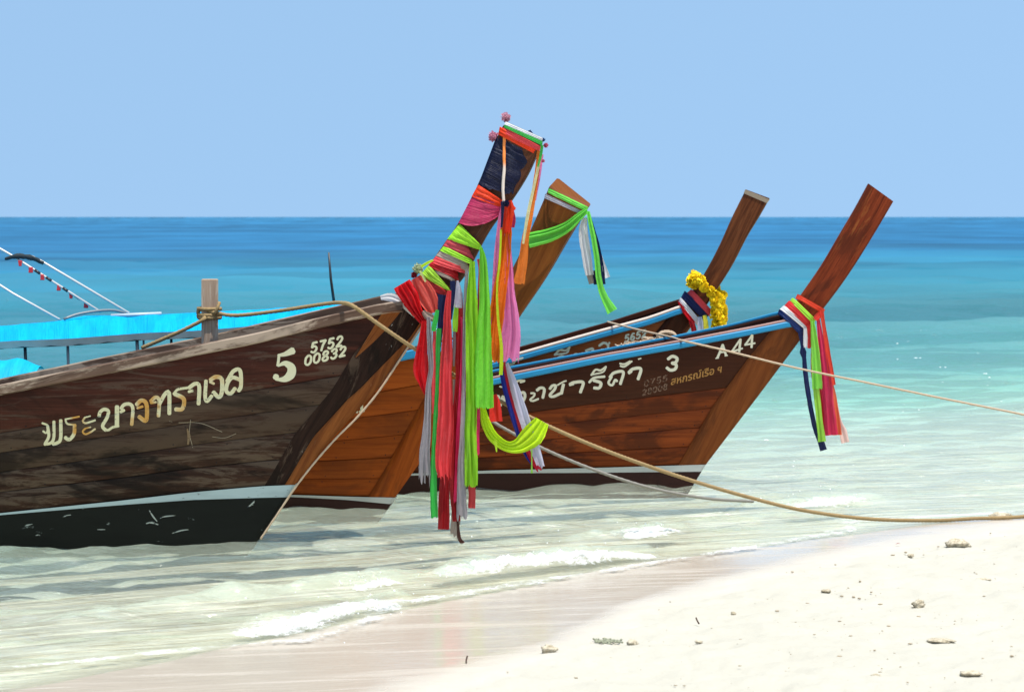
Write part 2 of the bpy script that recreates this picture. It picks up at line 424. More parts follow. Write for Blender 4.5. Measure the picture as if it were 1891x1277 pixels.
tr = t.N('ShaderNodeBsdfTransparent'); tr.inputs[0].default_value = (0.95, 0.98, 0.93, 1)
df = t.N('ShaderNodeBsdfDiffuse'); t.L(body_c, df.inputs[0])
upn = t.N('ShaderNodeCombineXYZ'); upn.inputs[2].default_value = 1.0; nmx = t.N('ShaderNodeMix', data_type='VECTOR'); nmx.inputs[0].default_value = 0.25; t.L(upn.outputs[0], nmx.inputs[4]); t.L(b2, nmx.inputs[5]); t.L(nmx.outputs[1], df.inputs['Normal'])
gl = t.N('ShaderNodeBsdfGlossy'); gl.inputs['Roughness'].default_value = 0.06; gl.inputs[0].default_value = (1, 1, 1, 1); t.L(b2, gl.inputs['Normal'])
mx = t.N('ShaderNodeMixShader'); t.L(opq, mx.inputs[0]); t.L(tr.outputs[0], mx.inputs[1]); t.L(df.outputs[0], mx.inputs[2])
m2 = t.N('ShaderNodeMixShader'); t.L(ff, m2.inputs[0]); t.L(mx.outputs[0], m2.inputs[1]); t.L(gl.outputs[0], m2.inputs[2])
M_sea = t.done(m2.outputs[0])
gmesh('sea', SX, SY, eta, M_sea, {'body': ('FLOAT_COLOR', body), 'op': ('FLOAT', op), 'cap': ('FLOAT', fcap)}, kind='structure')

# --- foam of the little breakers and of the swash edge
t = NT('sea_foam'); p = t.pos(); uv = t.uv(); sep = t.N('ShaderNodeSeparateXYZ'); t.L(uv, sep.inputs[0])
e = t.math('ABSOLUTE', t.math('SUBTRACT', t.math('MULTIPLY', sep.outputs[1], 2.0), 1.0))
nf = t.noise(p, 34, 9, 0.80); nl = t.noise(t.mapv(p, (6, 6, 6)), 1.0, 4, 0.6)
dens = t.N('ShaderNodeObjectInfo').outputs['Alpha']
thr = t.math('ADD', t.math('ADD', 0.36, t.math('MULTIPLY', t.math('POWER', e, 1.7), 0.42)), t.math('MULTIPLY', t.math('SUBTRACT', 0.5, nl), 0.7))
al = t.ramp(t.math('SUBTRACT', nf, t.math('SUBTRACT', thr, t.math('SUBTRACT', dens, 1.0))), -0.09, 0.15)
d = t.N('ShaderNodeBsdfDiffuse'); d.inputs[0].default_value = (0.86, 0.87, 0.86, 1); t.L(t.bump(t.noise(p, 70, 5, 0.7), 0.9, 0.02), d.inputs['Normal'])
tl = t.N('ShaderNodeBsdfTranslucent'); tl.inputs[0].default_value = (0.8, 0.83, 0.82, 1)
ma = t.N('ShaderNodeMixShader'); ma.inputs[0].default_value = 0.25; t.L(d.outputs[0], ma.inputs[1]); t.L(tl.outputs[0], ma.inputs[2])
tp = t.N('ShaderNodeBsdfTransparent'); mb = t.N('ShaderNodeMixShader'); t.L(al, mb.inputs[0]); t.L(tp.outputs[0], mb.inputs[1]); t.L(ma.outputs[0], mb.inputs[2])
M_foam = t.done(mb.outputs[0])
M_spray_glint = plain('spray_glint_white', (0.85, 0.87, 0.87), 0.2, 0.5, amt=0.05)
def foam(px, half, hgt, dens=1.0, z0=0.012, spray=0, name='foam'):
    P = smooth3([(v.x, v.y, 0) for v in (on_water(a, b) for a, b in px)], 0.016)
    n = len(P); T = np.gradient(P, axis=0); T /= np.linalg.norm(T, axis=1)[:, None]
    Nn = np.stack([-T[:, 1], T[:, 0], 0*T[:, 0]], 1)
    m = 25; V = []; UV = []; L = 0
    for i in range(n):
        L += 0 if i == 0 else float(np.linalg.norm(P[i]-P[i-1]))
        tap = min(1, 4*(i+.5)/n, 4*(n-i-.5)/n)**0.6
        for j in range(m):
            c = j/(m-1)*2-1
            q = P[i]+Nn[i]*c*half*(0.35+0.65*tap)*(0.75+0.5*mnoise.noise((L*2.5, c*0.3, half*9)))
            g = max(0.0, float(ground_z(np.array([q[0]]), np.array([q[1]]))[0]))
            z = z0+g+hgt*tap*(1-c*c)*(0.55+0.9*abs(mnoise.noise((q[0]*9, q[1]*9, 1.3)))+0.5*mnoise.noise((q[0]*27, q[1]*27, 4))+0.35*mnoise.noise((q[0]*70, q[1]*70, 7)))
            V.append((q[0], q[1], z)); UV.append((L, j/(m-1)))
    o = mk(name, V, grid_faces(n, m), M_foam, uv=UV, kind='stuff'); o.color = (1, 1, 1, dens)
    if spray:
        mb_ = MB()
        for k in range(spray):
            q = P[random.randrange(n)]; r = random.uniform(0.002, 0.006)
            c = Vector((q[0]+random.gauss(0, half*.7), q[1]+random.gauss(0, half*.7), z0+0.02+abs(random.gauss(0, hgt*1.1))))
            mb_.add([c+Vector(v)*r for v in ((1, 0, 0), (-1, 0, 0), (0, 1, 0), (0, -1, 0), (0, 0, 1), (0, 0, -1))],
                    [(0, 2, 4), (2, 1, 4), (1, 3, 4), (3, 0, 4), (2, 0, 5), (1, 2, 5), (3, 1, 5), (0, 3, 5)])
        mb_.make('spray', M_spray_glint, kind='stuff')
foam([(450, 1180), (520, 1164), (600, 1146), (680, 1126), (742, 1112)], 0.36, 0.032, 0.99, spray=30)
foam([(655, 1094), (700, 1086), (730, 1080)], 0.17, 0.03, 1.0, spray=20)
foam([(815, 1066), (900, 1054), (1000, 1044), (1100, 1036), (1205, 1030)], 0.30, 0.05, 1.06, spray=26)
foam([(1160, 998), (1200, 988), (1245, 982)], 0.30, 0.032, 1.0, spray=16)
foam([(1470, 940), (1540, 930), (1605, 925)], 0.34, 0.03, 0.99, spray=20)
#foam([(800, 1206), (822, 1196), (845, 1198)], 0.05, 0.02, 0.98, spray=0)
foam([(24, 1236), (200, 1220), (330, 1206), (450, 1196), (600, 1186), (680, 1150), (745, 1120), (850, 1102), (1000, 1078), (1150, 1056), (1300, 1030), (1450, 1004), (1560, 984), (1585, 966), (1700, 958), (1800, 952), (1891, 946)], 0.20, 0.008, 0.86)
#foam([(300, 1262), (500, 1240), (640, 1226), (760, 1212), (880, 1200), (960, 1190), (1050, 1172)], 0.12, 0.005, 0.86)

# sun glints on the little wave tops out on the right, shaped as white flecks
mb = MB(); gr = random.Random(5)
for k in range(46):
    q = on_water(gr.uniform(1360, 1900), 760-150*gr.random()**0.7-gr.uniform(0, 30)) if k < 34 else on_water(gr.uniform(1300, 1890), gr.uniform(760, 900))
    r = q.y/FPX*gr.uniform(0.5, 1.7)
    for j in range(gr.choice((1, 1, 2, 3))):
        c = q+Vector((gr.uniform(-4, 4)*r, gr.uniform(-2, 2)*r, 0.03+r))
        mb.add([c+Vector((a*1.8, b, d*.7))*r for a, b, d in ((1, 0, 0), (-1, 0, 0), (0, 1, 0), (0, -1, 0), (0, 0, 1), (0, 0, -1))],
               [(0, 2, 4), (2, 1, 4), (1, 3, 4), (3, 0, 4), (2, 0, 5), (1, 2, 5), (3, 1, 5), (0, 3, 5)])
mb.make('glint_flecks', M_spray_glint, kind='stuff')

# ------------------------------------------------------------------ boats
class Boat:
    def __init__(s, foot, yaw, stem, board, sheer, far, stripe_top, stripe_bot, beam, t_end, Lb=3.2):
        p = on_water(*foot); s.X0, s.Y0 = p.x, p.y; s.a = R(yaw); s.c, s.sn = math.cos(s.a), math.sin(s.a)
        s.beam = beam; s.t_end = t_end; s.Lb = Lb
        st = [s.plane(*q) for q in stem]; st.sort(key=lambda q: q[1])
        (t0, z0), (t1, z1) = st[0], st[1]; sl = (t1-t0)/(z1-z0)
        st = [(t0+sl*(-0.45-z0), -0.45)]+st
        s.sz = [q[1] for q in st]; s.stt = [q[0] for q in st]
        bd = sorted([s.plane(*q) for q in board], key=lambda q: q[1])
        s.bz = [q[1] for q in bd]; s.bw = [max(0.05, s.tstem(q[1])-q[0]) for q in bd]
        s.sheer_px = sheer; s.far_px = far
        s.ts, s.zs = s.lookup(sheer, -1); s.tf, s.zf = s.lookup(far, 1) if far else (s.ts, s.zs)
        s.tt, s.zt = s.lookup(stripe_top, -1, 0.25); s.tb, s.zb = s.lookup(stripe_bot, -1, 0.2)
        s.tris_v = []; s.tris_f = []
    def plane(s, px, py):
        k = (px-CX)/FPX; t = (k*s.Y0-s.X0)/(s.c+k*s.sn); Y = s.Y0-t*s.sn
        return t, EYE-(py-HOR)/FPX*Y
    def tstem(s, z): return interp(z, s.sz, s.stt)
    def wb(s, z): return interp(z, s.bz, s.bw)
    def half(s, d, z):
        B = s.beam*(0.60+0.40*max(-0.35, min(1.1, z)))
        if d <= 0: return 0.032
        x = min(1, d/s.Lb)
        return 0.032+B*(1-(1-x)**1.9)
    def P(s, t, v, z):     # v > 0 towards the camera
        return Vector((s.X0+t*s.c-v*s.sn, s.Y0-t*s.sn-v*s.c, z))
    def lookup(s, px, side, zguess=0.9):
        xs = [q[0] for q in px]; ys = [q[1] for q in px]
        T = np.linspace(s.plane(xs[0], ys[0])[0]-0.02, s.plane(xs[-1], ys[-1])[0]+0.02, 40); Z = []
        for t in T:
            z = zguess
            for _ in range(7):
                v = -side*s.half(s.tstem(z)-t, z)
                p = s.P(t, v, z); x = to_px(p)[0]
                z = EYE-(interp(x, xs, ys)-HOR)/FPX*p.y
            Z.append(z)
        sl = (Z[4]-Z[0])/(T[4]-T[0]); T = list(T); Z = list(Z)
        # aft of what the photograph shows the line flattens out towards the stern
        ext_t = [T[0]-k*0.5 for k in range(18, 0, -1)]; ext_z = [Z[0]-sl*1.2*(1-math.exp(-k*0.5/1.2)) for k in range(18, 0, -1)]
        return ext_t+T, ext_z+Z
    def zsheer(s, t): return interp(t, s.ts, s.zs)
    def zfar(s, t): return interp(t, s.tf, s.zf)
    def ztop(s, t): return interp(t, s.tt, s.zt)
    def zbot(s, t): return interp(t, s.tb, s.zb)
    def hull(s, t, z, side, off=0.0):
        d = s.tstem(z)-t
        w = s.half(d, z)
        return s.P(t, (w+off)*(1 if side < 0 else -1), z)
    def collect(s, V, F):
        b = len(s.tris_v); s.tris_v += [tuple(v) for v in V]; s.tris_f += [tuple(i+b for i in f) for f in F]
    def finish(s): s.bvh = BVHTree.FromPolygons(s.tris_v, s.tris_f)
    def hit(s, px, py):
        o = Vector((0, 0, EYE)); d = (W(px, py, 10)-o).normalized()
        h = s.bvh.ray_cast(o, d)
        return h[0], d

def strake(b, root, q0, q1, mat, railh, name='plank', side=-1, label=None, off=0.0, frontcut=0.0):
    zsf = b.zsheer if side < 0 else b.zfar
    def zz(t, q):
        lo = b.ztop(t); hi = zsf(t)-railh*0.6
        return lo+(hi-lo)*q
    nu = 34; V = []; UV = []
    qs = [q0, q0, q0+0.010, (q0+q1)/2, q1-0.006, q1, q1]; po = [-0.035, -0.006, -0.0005, 0.0, 0.0005, -0.003, -0.035]
    fr = []
    for q in qs:
        t = 0.5
        for _ in range(30):
            z = zz(t, q); t = 0.5*t+0.5*(b.tstem(z)-b.wb(z)-frontcut)
        fr.append(t)
    jit = random.uniform(-0.0015, 0.0025)
    for i in range(nu):
        u = (i/(nu-1))**1.25
        for q, t0, pr in zip(qs, fr, po):
            t = t0+(b.t_end-t0)*u; z = zz(t, q)
            V.append(b.hull(t, z, side, off+pr+jit)); UV.append((t, z))
    F = grid_faces(nu, len(qs))
    if side > 0: F = [f[::-1] for f in F]
    o = mk(name, V, F, mat, root, uv=UV, label=label)
    if side < 0: b.collect(V, F)
    return o

def stem_piece(b, root, name, mat, w0f, w1f, z0, z1, off=0.004, collect=True, label=None, nz=40):
    """the timber along the stem between w1f(z) and w0f(z) behind its edge, both sides of the boat"""
    V = []; UV = []; nose = max(w0f(0.3), w0f(0.7)) < 1e-6
    for i in range(nz):
        z = z0+(z1-z0)*i/(nz-1); t = b.tstem(z)
        col = []
        a, c = w0f(z), w1f(z)
        for k in range(5): col.append((a+(c-a)*(1-k/4), -1))
        if nose: col = [(c, -1), (c, -1)]+col[1:]+[(x, 1) for x, _ in col[1:-1][::-1]]+[(c, 1)]
        for k, (d, sd) in enumerate(col):
            o_ = off if not (k == 0 and nose) else -0.03
            V.append(b.hull(t-d, z, sd, o_)); UV.append((z*1.6, d*sd+0.3*z))
    nc = len(V)//nz
    F = grid_faces(nz, nc)
    o = mk(name, V, F, mat, root, uv=UV, label=label)
    if collect: b.collect(V, F)
    return o

def band_piece(b, root, name, mat, zlo, zhi, off, label=None, rows=3, front=0.0):
    """a painted band right round the bow between two height lines"""
    nu = 44; V = []; UV = []
    for sd in (-1, 1):
        for i in range(nu):
            u = (i/(nu-1))**1.6
            if sd > 0: pass
            for k in range(rows):
                q = k/(rows-1); t = 0.3
                for _ in range(20): t = 0.5*t+0.5*(b.tstem(zlo(t)+(zhi(t)-zlo(t))*q)-front)
                tt = t+(b.t_end-t)*u; z = zlo(tt)+(zhi(tt)-zlo(tt))*q
                V.append(b.hull(tt, z, sd, off)); UV.append((tt, z))
    n = nu*rows
    F = [f[::-1] for f in grid_faces(nu, rows)]+[tuple(i+n for i in f) for f in grid_faces(nu, rows)]
    F += [(k, k+1, n+k+1, n+k) for k in range(rows-1)]
    o = mk(name, V, F, mat, root, uv=UV, label=label)
    b.collect(V, F); return o

def rail(b, root, name, mat, side, o0, o1, u0, u1, t_front, label=None, collect=True, bev=0.008):
    zf = b.zsheer if side < 0 else b.zfar
    prof = [(o0, u0+bev), (o0, u1-bev), (o0+bev, u1), (o1-bev, u1), (o1, u1-bev), (o1, u0+bev), (o1-bev, u0), (o0+bev, u0)]
    n = 60; V = []; UV = []
    for i in range(n):
        t = t_front+(b.t_end-t_front)*(i/(n-1))**1.2
        z0 = zf(t)
        w = b.half(b.tstem(z0)-t, z0)
        wob = 0.0025*mnoise.noise((t*3, side, o0*50))
        L = 0
        for k, (o, u) in enumerate(prof):
            v = max(0.0, w+o+wob)
            V.append(b.P(t, v*(1 if side < 0 else -1), z0+u+wob)); UV.append((t, k*0.02))
    F = grid_faces(n, len(prof), True)
    if side > 0: F = [f[::-1] for f in F]
    F.append(tuple(range(len(prof)))); 
    ob = mk(name, V, F, mat, root, uv=UV, label=label, sm=False)
    if collect and side < 0: b.collect(V, F)
    return ob

def post(b, root, name, mat, front, back, T0, T1, chamfer=0.012, skew=0.0, label=None, cap_mat=None):
    """the raked prow timber: profile from the photograph, real thickness"""
    f = smooth([(x, y) for x, y in front], 8); k = smooth([(x, y) for x, y in back], 8)
    def res(a, n):
        L = np.concatenate([[0], np.cumsum(np.hypot(*np.diff(a, axis=0).T))]); u = np.linspace(0, L[-1], n)
        return np.stack([np.interp(u, L, a[:, i]) for i in range(2)], 1)
    n = 44; f = res(f, n); k = res(k, n); V = []; UV = []
    L = 0
    for i in range(n):
        tf, zf_ = b.plane(*f[i]); tk, zk = b.plane(*k[i]); T = (T0+(T1-T0)*i/(n-1))/2
        ln = math.hypot(tf-tk, zf_-zk); c = min(chamfer, ln*.3)/ln
        if i: L += math.hypot(*(np.array(b.plane(*f[i]))-np.array(b.plane(*f[i-1]))))
        pf = b.plane(*f[max(0, i-1)])
        nzv = 0.0025*mnoise.noise((L*5, T*100, 2))
        for (q, v) in ((0, T-chamfer), (c, T), (0.33, T+nzv), (0.67, T-nzv), (1-c, T), (1, T-chamfer), (1, -T+chamfer), (1-c, -T), (0.5, -T), (c, -T), (0, -T+chamfer)):
            sk = skew*(1-v/T)/2*(i/(n-1))**12*(1-0.55*q); dt, dz = (tf-pf[0], zf_-pf[1]) if i else (0, 1); dl = math.hypot(dt, dz) or 1
            V.append(b.P(tk+(tf-tk)*q+sk*dt/dl, v, zk+(zf_-zk)*q+sk*dz/dl)); UV.append((L, q*ln+(0 if v > 0 else .4)))
    nc = 11; F = grid_faces(n, nc, True)
    F = [q[::-1] for q in F]
    F.append(tuple((n-1)*nc+j for j in range(nc))[::-1])
    o = mk(name, V, F, mat, root, uv=UV, sm=False, label=label)
    return o

def deck(b, root, mat, drop, t_front, name='deck'):
    n = 30; V = []
    for i in range(n):
        t = t_front+(b.t_end-t_front)*i/(n-1)
        for q in (-1, -0.5, 0, 0.5, 1):
            z = (b.zsheer(t) if q > 0 else b.zfar(t))-drop
            z = 0.5*(b.zsheer(t)+b.zfar(t))-drop+0*z
            tq = min(t, b.tstem(z)-0.06)
            w = max(0.0, b.half(b.tstem(z)-tq, z)-0.03)
            V.append(b.P(tq, w*q, z+0.03*(1-q*q)))
    mk(name, V, grid_faces(n, 5), mat, root, uv=[(v[0], v[1]) for v in V])
def lining(b, root, mat, t_front):
    for side in (-1, 1):
        zf = b.zsheer if side < 0 else b.zfar
        n = 30; V = []
        for i in range(n):
            for q in (0, .25, .5, .75, 1):
                t = t_front+(b.t_end-t_front)*i/(n-1)
                z = -0.01+(zf(t)-0.012+0.01)*q
                t = min(t, b.tstem(z)-0.10)
                w = max(0.0, b.half(b.tstem(z)-t, z)-0.036)
                V.append(b.P(t, w*(1 if side < 0 else -1), z))
        mk('hull_lining', V, grid_faces(n, 5), mat, root, uv=[(v[0]+v[1]*.2, v[2]) for v in V])
def transom(b, root, mat):
    V = []
    n = 12
    for i in range(n):
        z = -0.07+(b.zsheer(b.t_end)+0.07)*i/(n-1)
        for q in (-1, 0, 1): V.append(b.P(b.t_end, b.half(b.tstem(z)-b.t_end, z)*q, z))
    mk('transom', V, grid_faces(n, 3), mat, root, uv=[(v[1], v[2]) for v in V])

# --- woods and paints
W1_top = wood('wood_dark_red', (0.07, 0.021, 0.014), (0.026, 0.009, 0.0065), 1.0, 0.55, (0.010, 0.006, 0.005), 0.42, (0.085, 0.055, 0.040), 0.5, 0.15)
W1_low = wood('wood_weathered', (0.046, 0.022, 0.014), (0.012, 0.006, 0.0045), 0.8, 0.85, (0.008, 0.006, 0.005), 0.66, (0.080, 0.055, 0.038), 0.6, 0.25, chips=0.25, chip_col=(0.22, 0.18, 0.14))
W1_mid = wood('wood_weathered_grey', (0.072, 0.04, 0.027), (0.022, 0.0105, 0.0075), 0.8, 0.7, (0.008, 0.006, 0.005), 0.85, (0.082, 0.053, 0.036), 0.6, 0.2, chips=0.3, chip_col=(0.24, 0.20, 0.15))
W1_stem = wood('wood_orange', (0.26, 0.082, 0.02), (0.12, 0.033, 0.009), 1.0, 0.22, (0.06, 0.022, 0.010), 0.15, (0.26, 0.13, 0.06), 0.5, 0.1, chips=0.2)
W1_dark = wood('wood_dark_board', (0.03, 0.014, 0.01), (0.01, 0.005, 0.004), 1.0, 0.6, (0.006, 0.005, 0.004), 0.35, (0.10, 0.065, 0.045), 0.5, 0.1, chips=0.35, chip_col=(0.35, 0.33, 0.30))
W1_rail = wood('wood_rail_grey', (0.135, 0.085, 0.06), (0.045, 0.026, 0.019), 0.8, 0.55, (0.02, 0.013, 0.010), 0.6, (0.32, 0.25, 0.19), 0.5, 0.1)
W1_post = wood('wood_post_brown', (0.12, 0.045, 0.022), (0.05, 0.018, 0.010), 1.0, 0.5, (0.012, 0.008, 0.007), 0.2, (0.14, 0.09, 0.06), 0.5, 0.1)
W2 = wood('wood_honey', (0.34, 0.076, 0.01), (0.17, 0.031, 0.0045), 0.8, 0.35, (0.06, 0.020, 0.008), 0.0, rough=0.42, var=0.16)
W2_post = wood('wood_honey_post', (0.2, 0.066, 0.014), (0.105, 0.03, 0.007), 0.8, 0.35, (0.045, 0.016, 0.007), 0.0, rough=0.42, var=0.05)
W4_top = wood('wood_dark_brown', (0.058, 0.018, 0.009), (0.03, 0.009, 0.005), 0.8, 0.3, (0.03, 0.011, 0.006), 0.0, rough=0.4, var=0.05)
W4 = wood('wood_teak', (0.235, 0.05, 0.011), (0.08, 0.0155, 0.005), 0.9, 0.65, (0.030, 0.010, 0.006), 0.0, rough=0.4, var=0.22)
W3 = wood('wood_rear_brown', (0.30, 0.085, 0.026), (0.15, 0.042, 0.013), 0.9, 0.4, (0.05, 0.016, 0.008), 0.0, rough=0.4, var=0.1)
W4_stem = wood('wood_teak_stem', (0.23, 0.066, 0.017), (0.11, 0.028, 0.008), 0.8, 0.4, (0.05, 0.018, 0.009), 0.0, rough=0.4, var=0.05)
W4_post = wood('wood_red_post', (0.22, 0.04, 0.013), (0.070, 0.012, 0.005), 1.3, 0.6, (0.055, 0.014, 0.007), 0.2, (0.26, 0.085, 0.022), 0.38, 0.05)
W3_post = wood('wood_brown_post', (0.165, 0.052, 0.019), (0.060, 0.018, 0.008), 1.3, 0.6, (0.030, 0.012, 0.007), 0.1, (0.20, 0.08, 0.03), 0.45, 0.05)
W_in = wood('wood_inside', (0.035, 0.012, 0.009), (0.016, 0.006, 0.005), 0.8, 0.4, rough=0.6, var=0.1)
P_blue = paint('paint_rail_blue', (0.020, 0.195, 0.370), 0.4, 0.3, (0.05, 0.03, 0.02), 1.5, dirt=0.25, thr=0.70)
P_cream = paint('paint_cream', (0.62, 0.50, 0.42), 0.45, 0.3, (0.1, 0.05, 0.03), 1.5, thr=0.7)
P_stripe1 = paint('paint_stripe_worn', (0.33, 0.41, 0.42), 0.45, 0.5, (0.03, 0.025, 0.02), 1.6, thr=0.64)
P_stripe = paint('paint_stripe', (0.40, 0.42, 0.41), 0.45, 0.3, (0.06, 0.03, 0.02), 1.2, thr=0.70)
P_bot1 = paint('paint_bottom_green_black', (0.0040, 0.0055, 0.0045), 0.6, 0.6, (0.20, 0.23, 0.21), 0.55, dirt=0.6, thr=0.655)
P_bot = paint('paint_bottom_maroon', (0.024, 0.0075, 0.0065), 0.5, 0.4, (0.03, 0.012, 0.01), 0.8, dirt=0.5, thr=0.66)

# --- lettering: hand painted strokes laid on the planking
def stroke_mesh(b, strokes, org=(0, 0), sc=1.0, lift=0.0022):
    mb = MB()
    for si, (w, pts) in enumerate(strokes):
        P = smooth([(p[0], p[1]) for p in pts], max(4.0, 2.2*sc)) if len(pts) > 2 else smooth([(p[0], p[1]) for p in pts], max(4.0, 2.2*sc))
        n = len(P); T = np.gradient(P, axis=0); T /= np.maximum(np.linalg.norm(T, axis=1)[:, None], 1e-6)
        ws = np.interp(np.linspace(0, 1, n), np.linspace(0, 1, len(w)), w) if hasattr(w, '__len__') else np.full(n, float(w))
        # rounded brush ends
        V = []; UV = []; rows = []
        for i in range(n):
            rows.append((P[i], T[i], ws[i]))
        rows = [(P[0]-T[0]*ws[0]*0.28, T[0], ws[0]*0.55)]+rows+[(P[-1]+T[-1]*ws[-1]*0.28, T[-1], ws[-1]*0.55)]
        m = 5; ok = True
        for (c, tt, w_) in rows:
            nn = np.array([-tt[1], tt[0]])
            for j in range(m):
                q = c+nn*(j/(m-1)-.5)*w_
                px, py = org[0]+q[0]/sc, org[1]+q[1]/sc
                h, d = b.hit(px, py)
                if h is None: ok = False; break
                V.append(h-d*(lift+0.00022*si)); UV.append((px*.01, py*.01))
            if not ok: break
        if ok: mb.add(V, grid_faces(len(rows), m), UV)
    return mb
def letters(b, strokes, org=(0, 0), sc=1.0, mat=None, root=None, name='letter', near=0.75):
    n = len(strokes); grp = list(range(n))
    def dense(st):
        P = smooth([(p[0], p[1]) for p in st[1]], 3.0*max(1.0, sc*.5)); return P
    D = [dense(st) for st in strokes]
    for i in range(n):
        for j in range(i):
            d = np.min(np.hypot(D[i][:, None, 0]-D[j][None, :, 0], D[i][:, None, 1]-D[j][None, :, 1]))
            wi, wj = np.max(strokes[i][0]), np.max(strokes[j][0])
            if d < (wi+wj)/2*near:
                a, c = grp[i], grp[j]
                grp = [c if g == a else g for g in grp]
    for g in sorted(set(grp)):
        mb = stroke_mesh(b, [strokes[i] for i in range(n) if grp[i] == g], org, sc)
        if mb.v: mb.make(name, mat, root)
def letter_mat(name, col, worn, tint=None, thr=0.62):
    t = NT(name); p = t.pos(); n = t.noise(t.mapv(p, (40, 40, 70)), 1.0, 6, 0.7)
    c = t.mix(t.math('MULTIPLY', n, 0.35), col, tuple(x*.6 for x in col))
    if tint:
        c = t.mix(t.ramp(t.noise(p, 5.0, 3, 0.5), 0.55, 0.66), c, tint)
    sh = t.princ(c, 0.5, 0.3)
    if worn:
        tp = t.N('ShaderNodeBsdfTransparent'); mx = t.N('ShaderNodeMixShader')
        t.L(t.math('MULTIPLY', t.ramp(n, thr, thr+0.04), worn), mx.inputs[0]); t.L(sh, mx.inputs[1]); t.L(tp.outputs[0], mx.inputs[2]); sh = mx.outputs[0]
    return t.done(sh)
DIG = {'0': [[(.5, 0), (.12, .22), (.12, .78), (.5, 1), (.88, .78), (.88, .22), (.5, 0)]],
       '1': [[(.25, .2), (.55, 0), (.55, 1)]],
       '2': [[(.12, .25), (.3, .03), (.7, .03), (.88, .28), (.6, .6), (.1, .97)], [(.1, .97), (.9, .97)]],
       '3': [[(.12, .2), (.35, .02), (.75, .05), (.86, .27), (.66, .46), (.42, .48)], [(.42, .48), (.75, .52), (.9, .75), (.65, .98), (.3, .98), (.1, .8)]],
       '4': [[(.68, 0), (.08, .68)], [(.08, .68), (.95, .68)], [(.68, 0), (.68, 1)]],
       '5': [[(.85, .02), (.25, .02)], [(.25, .02), (.16, .45)], [(.16, .45), (.5, .36), (.86, .55), (.84, .8), (.5, 1), (.1, .85)]],
       '6': [[(.8, .08), (.45, .03), (.14, .45), (.16, .8), (.5, 1), (.86, .82), (.84, .58), (.5, .45), (.16, .66)]],
       '7': [[(.08, .03), (.9, .03)], [(.9, .03), (.55, .45), (.38, 1)]],
       '8': [[(.5, .48), (.16, .3), (.3, .04), (.7, .04), (.84, .28), (.5, .48), (.12, .7), (.25, .97), (.75, .97), (.9, .72), (.5, .48)]],
       'A': [[(.05, 1), (.5, 0)], [(.5, 0), (.92, 1)], [(.22, .65), (.8, .65)]],
       '9': [[(.84, .42), (.5, .56), (.16, .4), (.2, .1), (.5, 0), (.84, .14), (.86, .5), (.65, .9), (.3, 1)]]}
def digits(txt, x0, y0, x1, y1, h, w, slant=0.15, gap=0.28):
    """strokes in photograph pixels: baseline from (x0,y0) to (x1,y1), digit height h, brush w"""
    L = math.hypot(x1-x0, y1-y0); ux, uy = (x1-x0)/L, (y1-y0)/L; n = len(txt); cw = L/(n+gap*(n-1)); out = []
    for i, ch in enumerate(txt):
        for st in DIG[ch]:
            pts = []
            for (a, c) in st:
                u = i*cw*(1+gap)+a*cw+(1-c)*h*slant; v = (1-c)*h
                pts.append((x0+ux*u, y0+uy*u-v))
            out.append((w, pts))
    return out

# ================= boat 1: dark weathered boat nearest the camera
b1 = Boat((475, 1000), 5, [(475, 1000), (547, 893), (620, 803), (700, 716), (779, 600), (806, 566)],
          [(498, 887), (552, 796), (602, 737), (660, 650), (712, 585)],
          [(-60, 722), (24, 705), (216, 666), (480, 613), (592, 585), (719, 557), (746, 556)],
          [(-60, 711), (24, 694), (228, 651), (368, 623), (480, 597), (567, 577), (704, 546), (730, 541)],
          [(-60, 953), (24, 944), (228, 923), (355, 908), (480, 897), (549, 894)],
          [(-60, 956), (24, 948), (228, 931), (355, 922), (480, 918), (533, 917)], 0.58, -7.5)
boat1 = empty('longtail_boat', b1.P(0, 0, 0), 'dark weathered longtail boat with number 5 and Thai name, its prow wrapped in many cloths', 'boat', 'longtail boats moored at the beach')
for k, (q0, q1, m) in enumerate([(0, .17, W1_low), (.17, .34, W1_low), (.34, .50, W1_mid), (.50, .66, W1_mid), (.66, 1.0, W1_top)]):
    strake(b1, boat1, q0, q1, m, 0.065); strake(b1, boat1, q0, q1, m, 0.065, side=1)
zero = lambda z: 0.0
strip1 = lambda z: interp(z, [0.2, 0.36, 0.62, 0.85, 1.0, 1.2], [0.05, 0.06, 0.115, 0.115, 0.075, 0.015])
stem_piece(b1, boat1, 'stem_board', W1_dark, lambda z: strip1(z)-0.012, b1.wb, 0.0, 1.375, 0.003, label='dark board behind the orange stem edge')
stem_piece(b1, boat1, 'stem', W1_stem, zero, strip1, 0.0, 1.375, 0.008, label='orange stem timber')  # stem front in orange, the board behind it in darker wood
band_piece(b1, boat1, 'waterline_stripe', P_stripe1, b1.zbot, b1.ztop, 0.012)
band_piece(b1, boat1, 'bottom', P_bot1, lambda t: -0.075, b1.zbot, 0.011, rows=6)
rail(b1, boat1, 'gunwale', W1_rail, -1, -0.045, 0.030, -0.062, 0.0, b1.plane(748, 556)[0])
rail(b1, boat1, 'gunwale', W1_rail, 1, -0.055, 0.025, -0.060, 0.0, b1.plane(728, 541)[0])
deck(b1, boat1, W_in, 0.17, b1.plane(735, 556)[0]); lining(b1, boat1, W_in, b1.plane(740, 556)[0]-.03); transom(b1, boat1, W1_low)
F1 = [(700, 716), (745, 650), (779, 600), (800, 575), (830, 543), (862, 503), (904, 426), (942, 375), (976, 321), (1001, 264)]
K1 = [(600, 735), (660, 640), (718, 568), (768, 518), (797, 484), (823, 447), (849, 409), (885, 338), (921, 250), (931, 232)]
post(b1, boat1, 'prow_post', W1_post, F1, K1, 0.055, 0.12)
b1.finish()
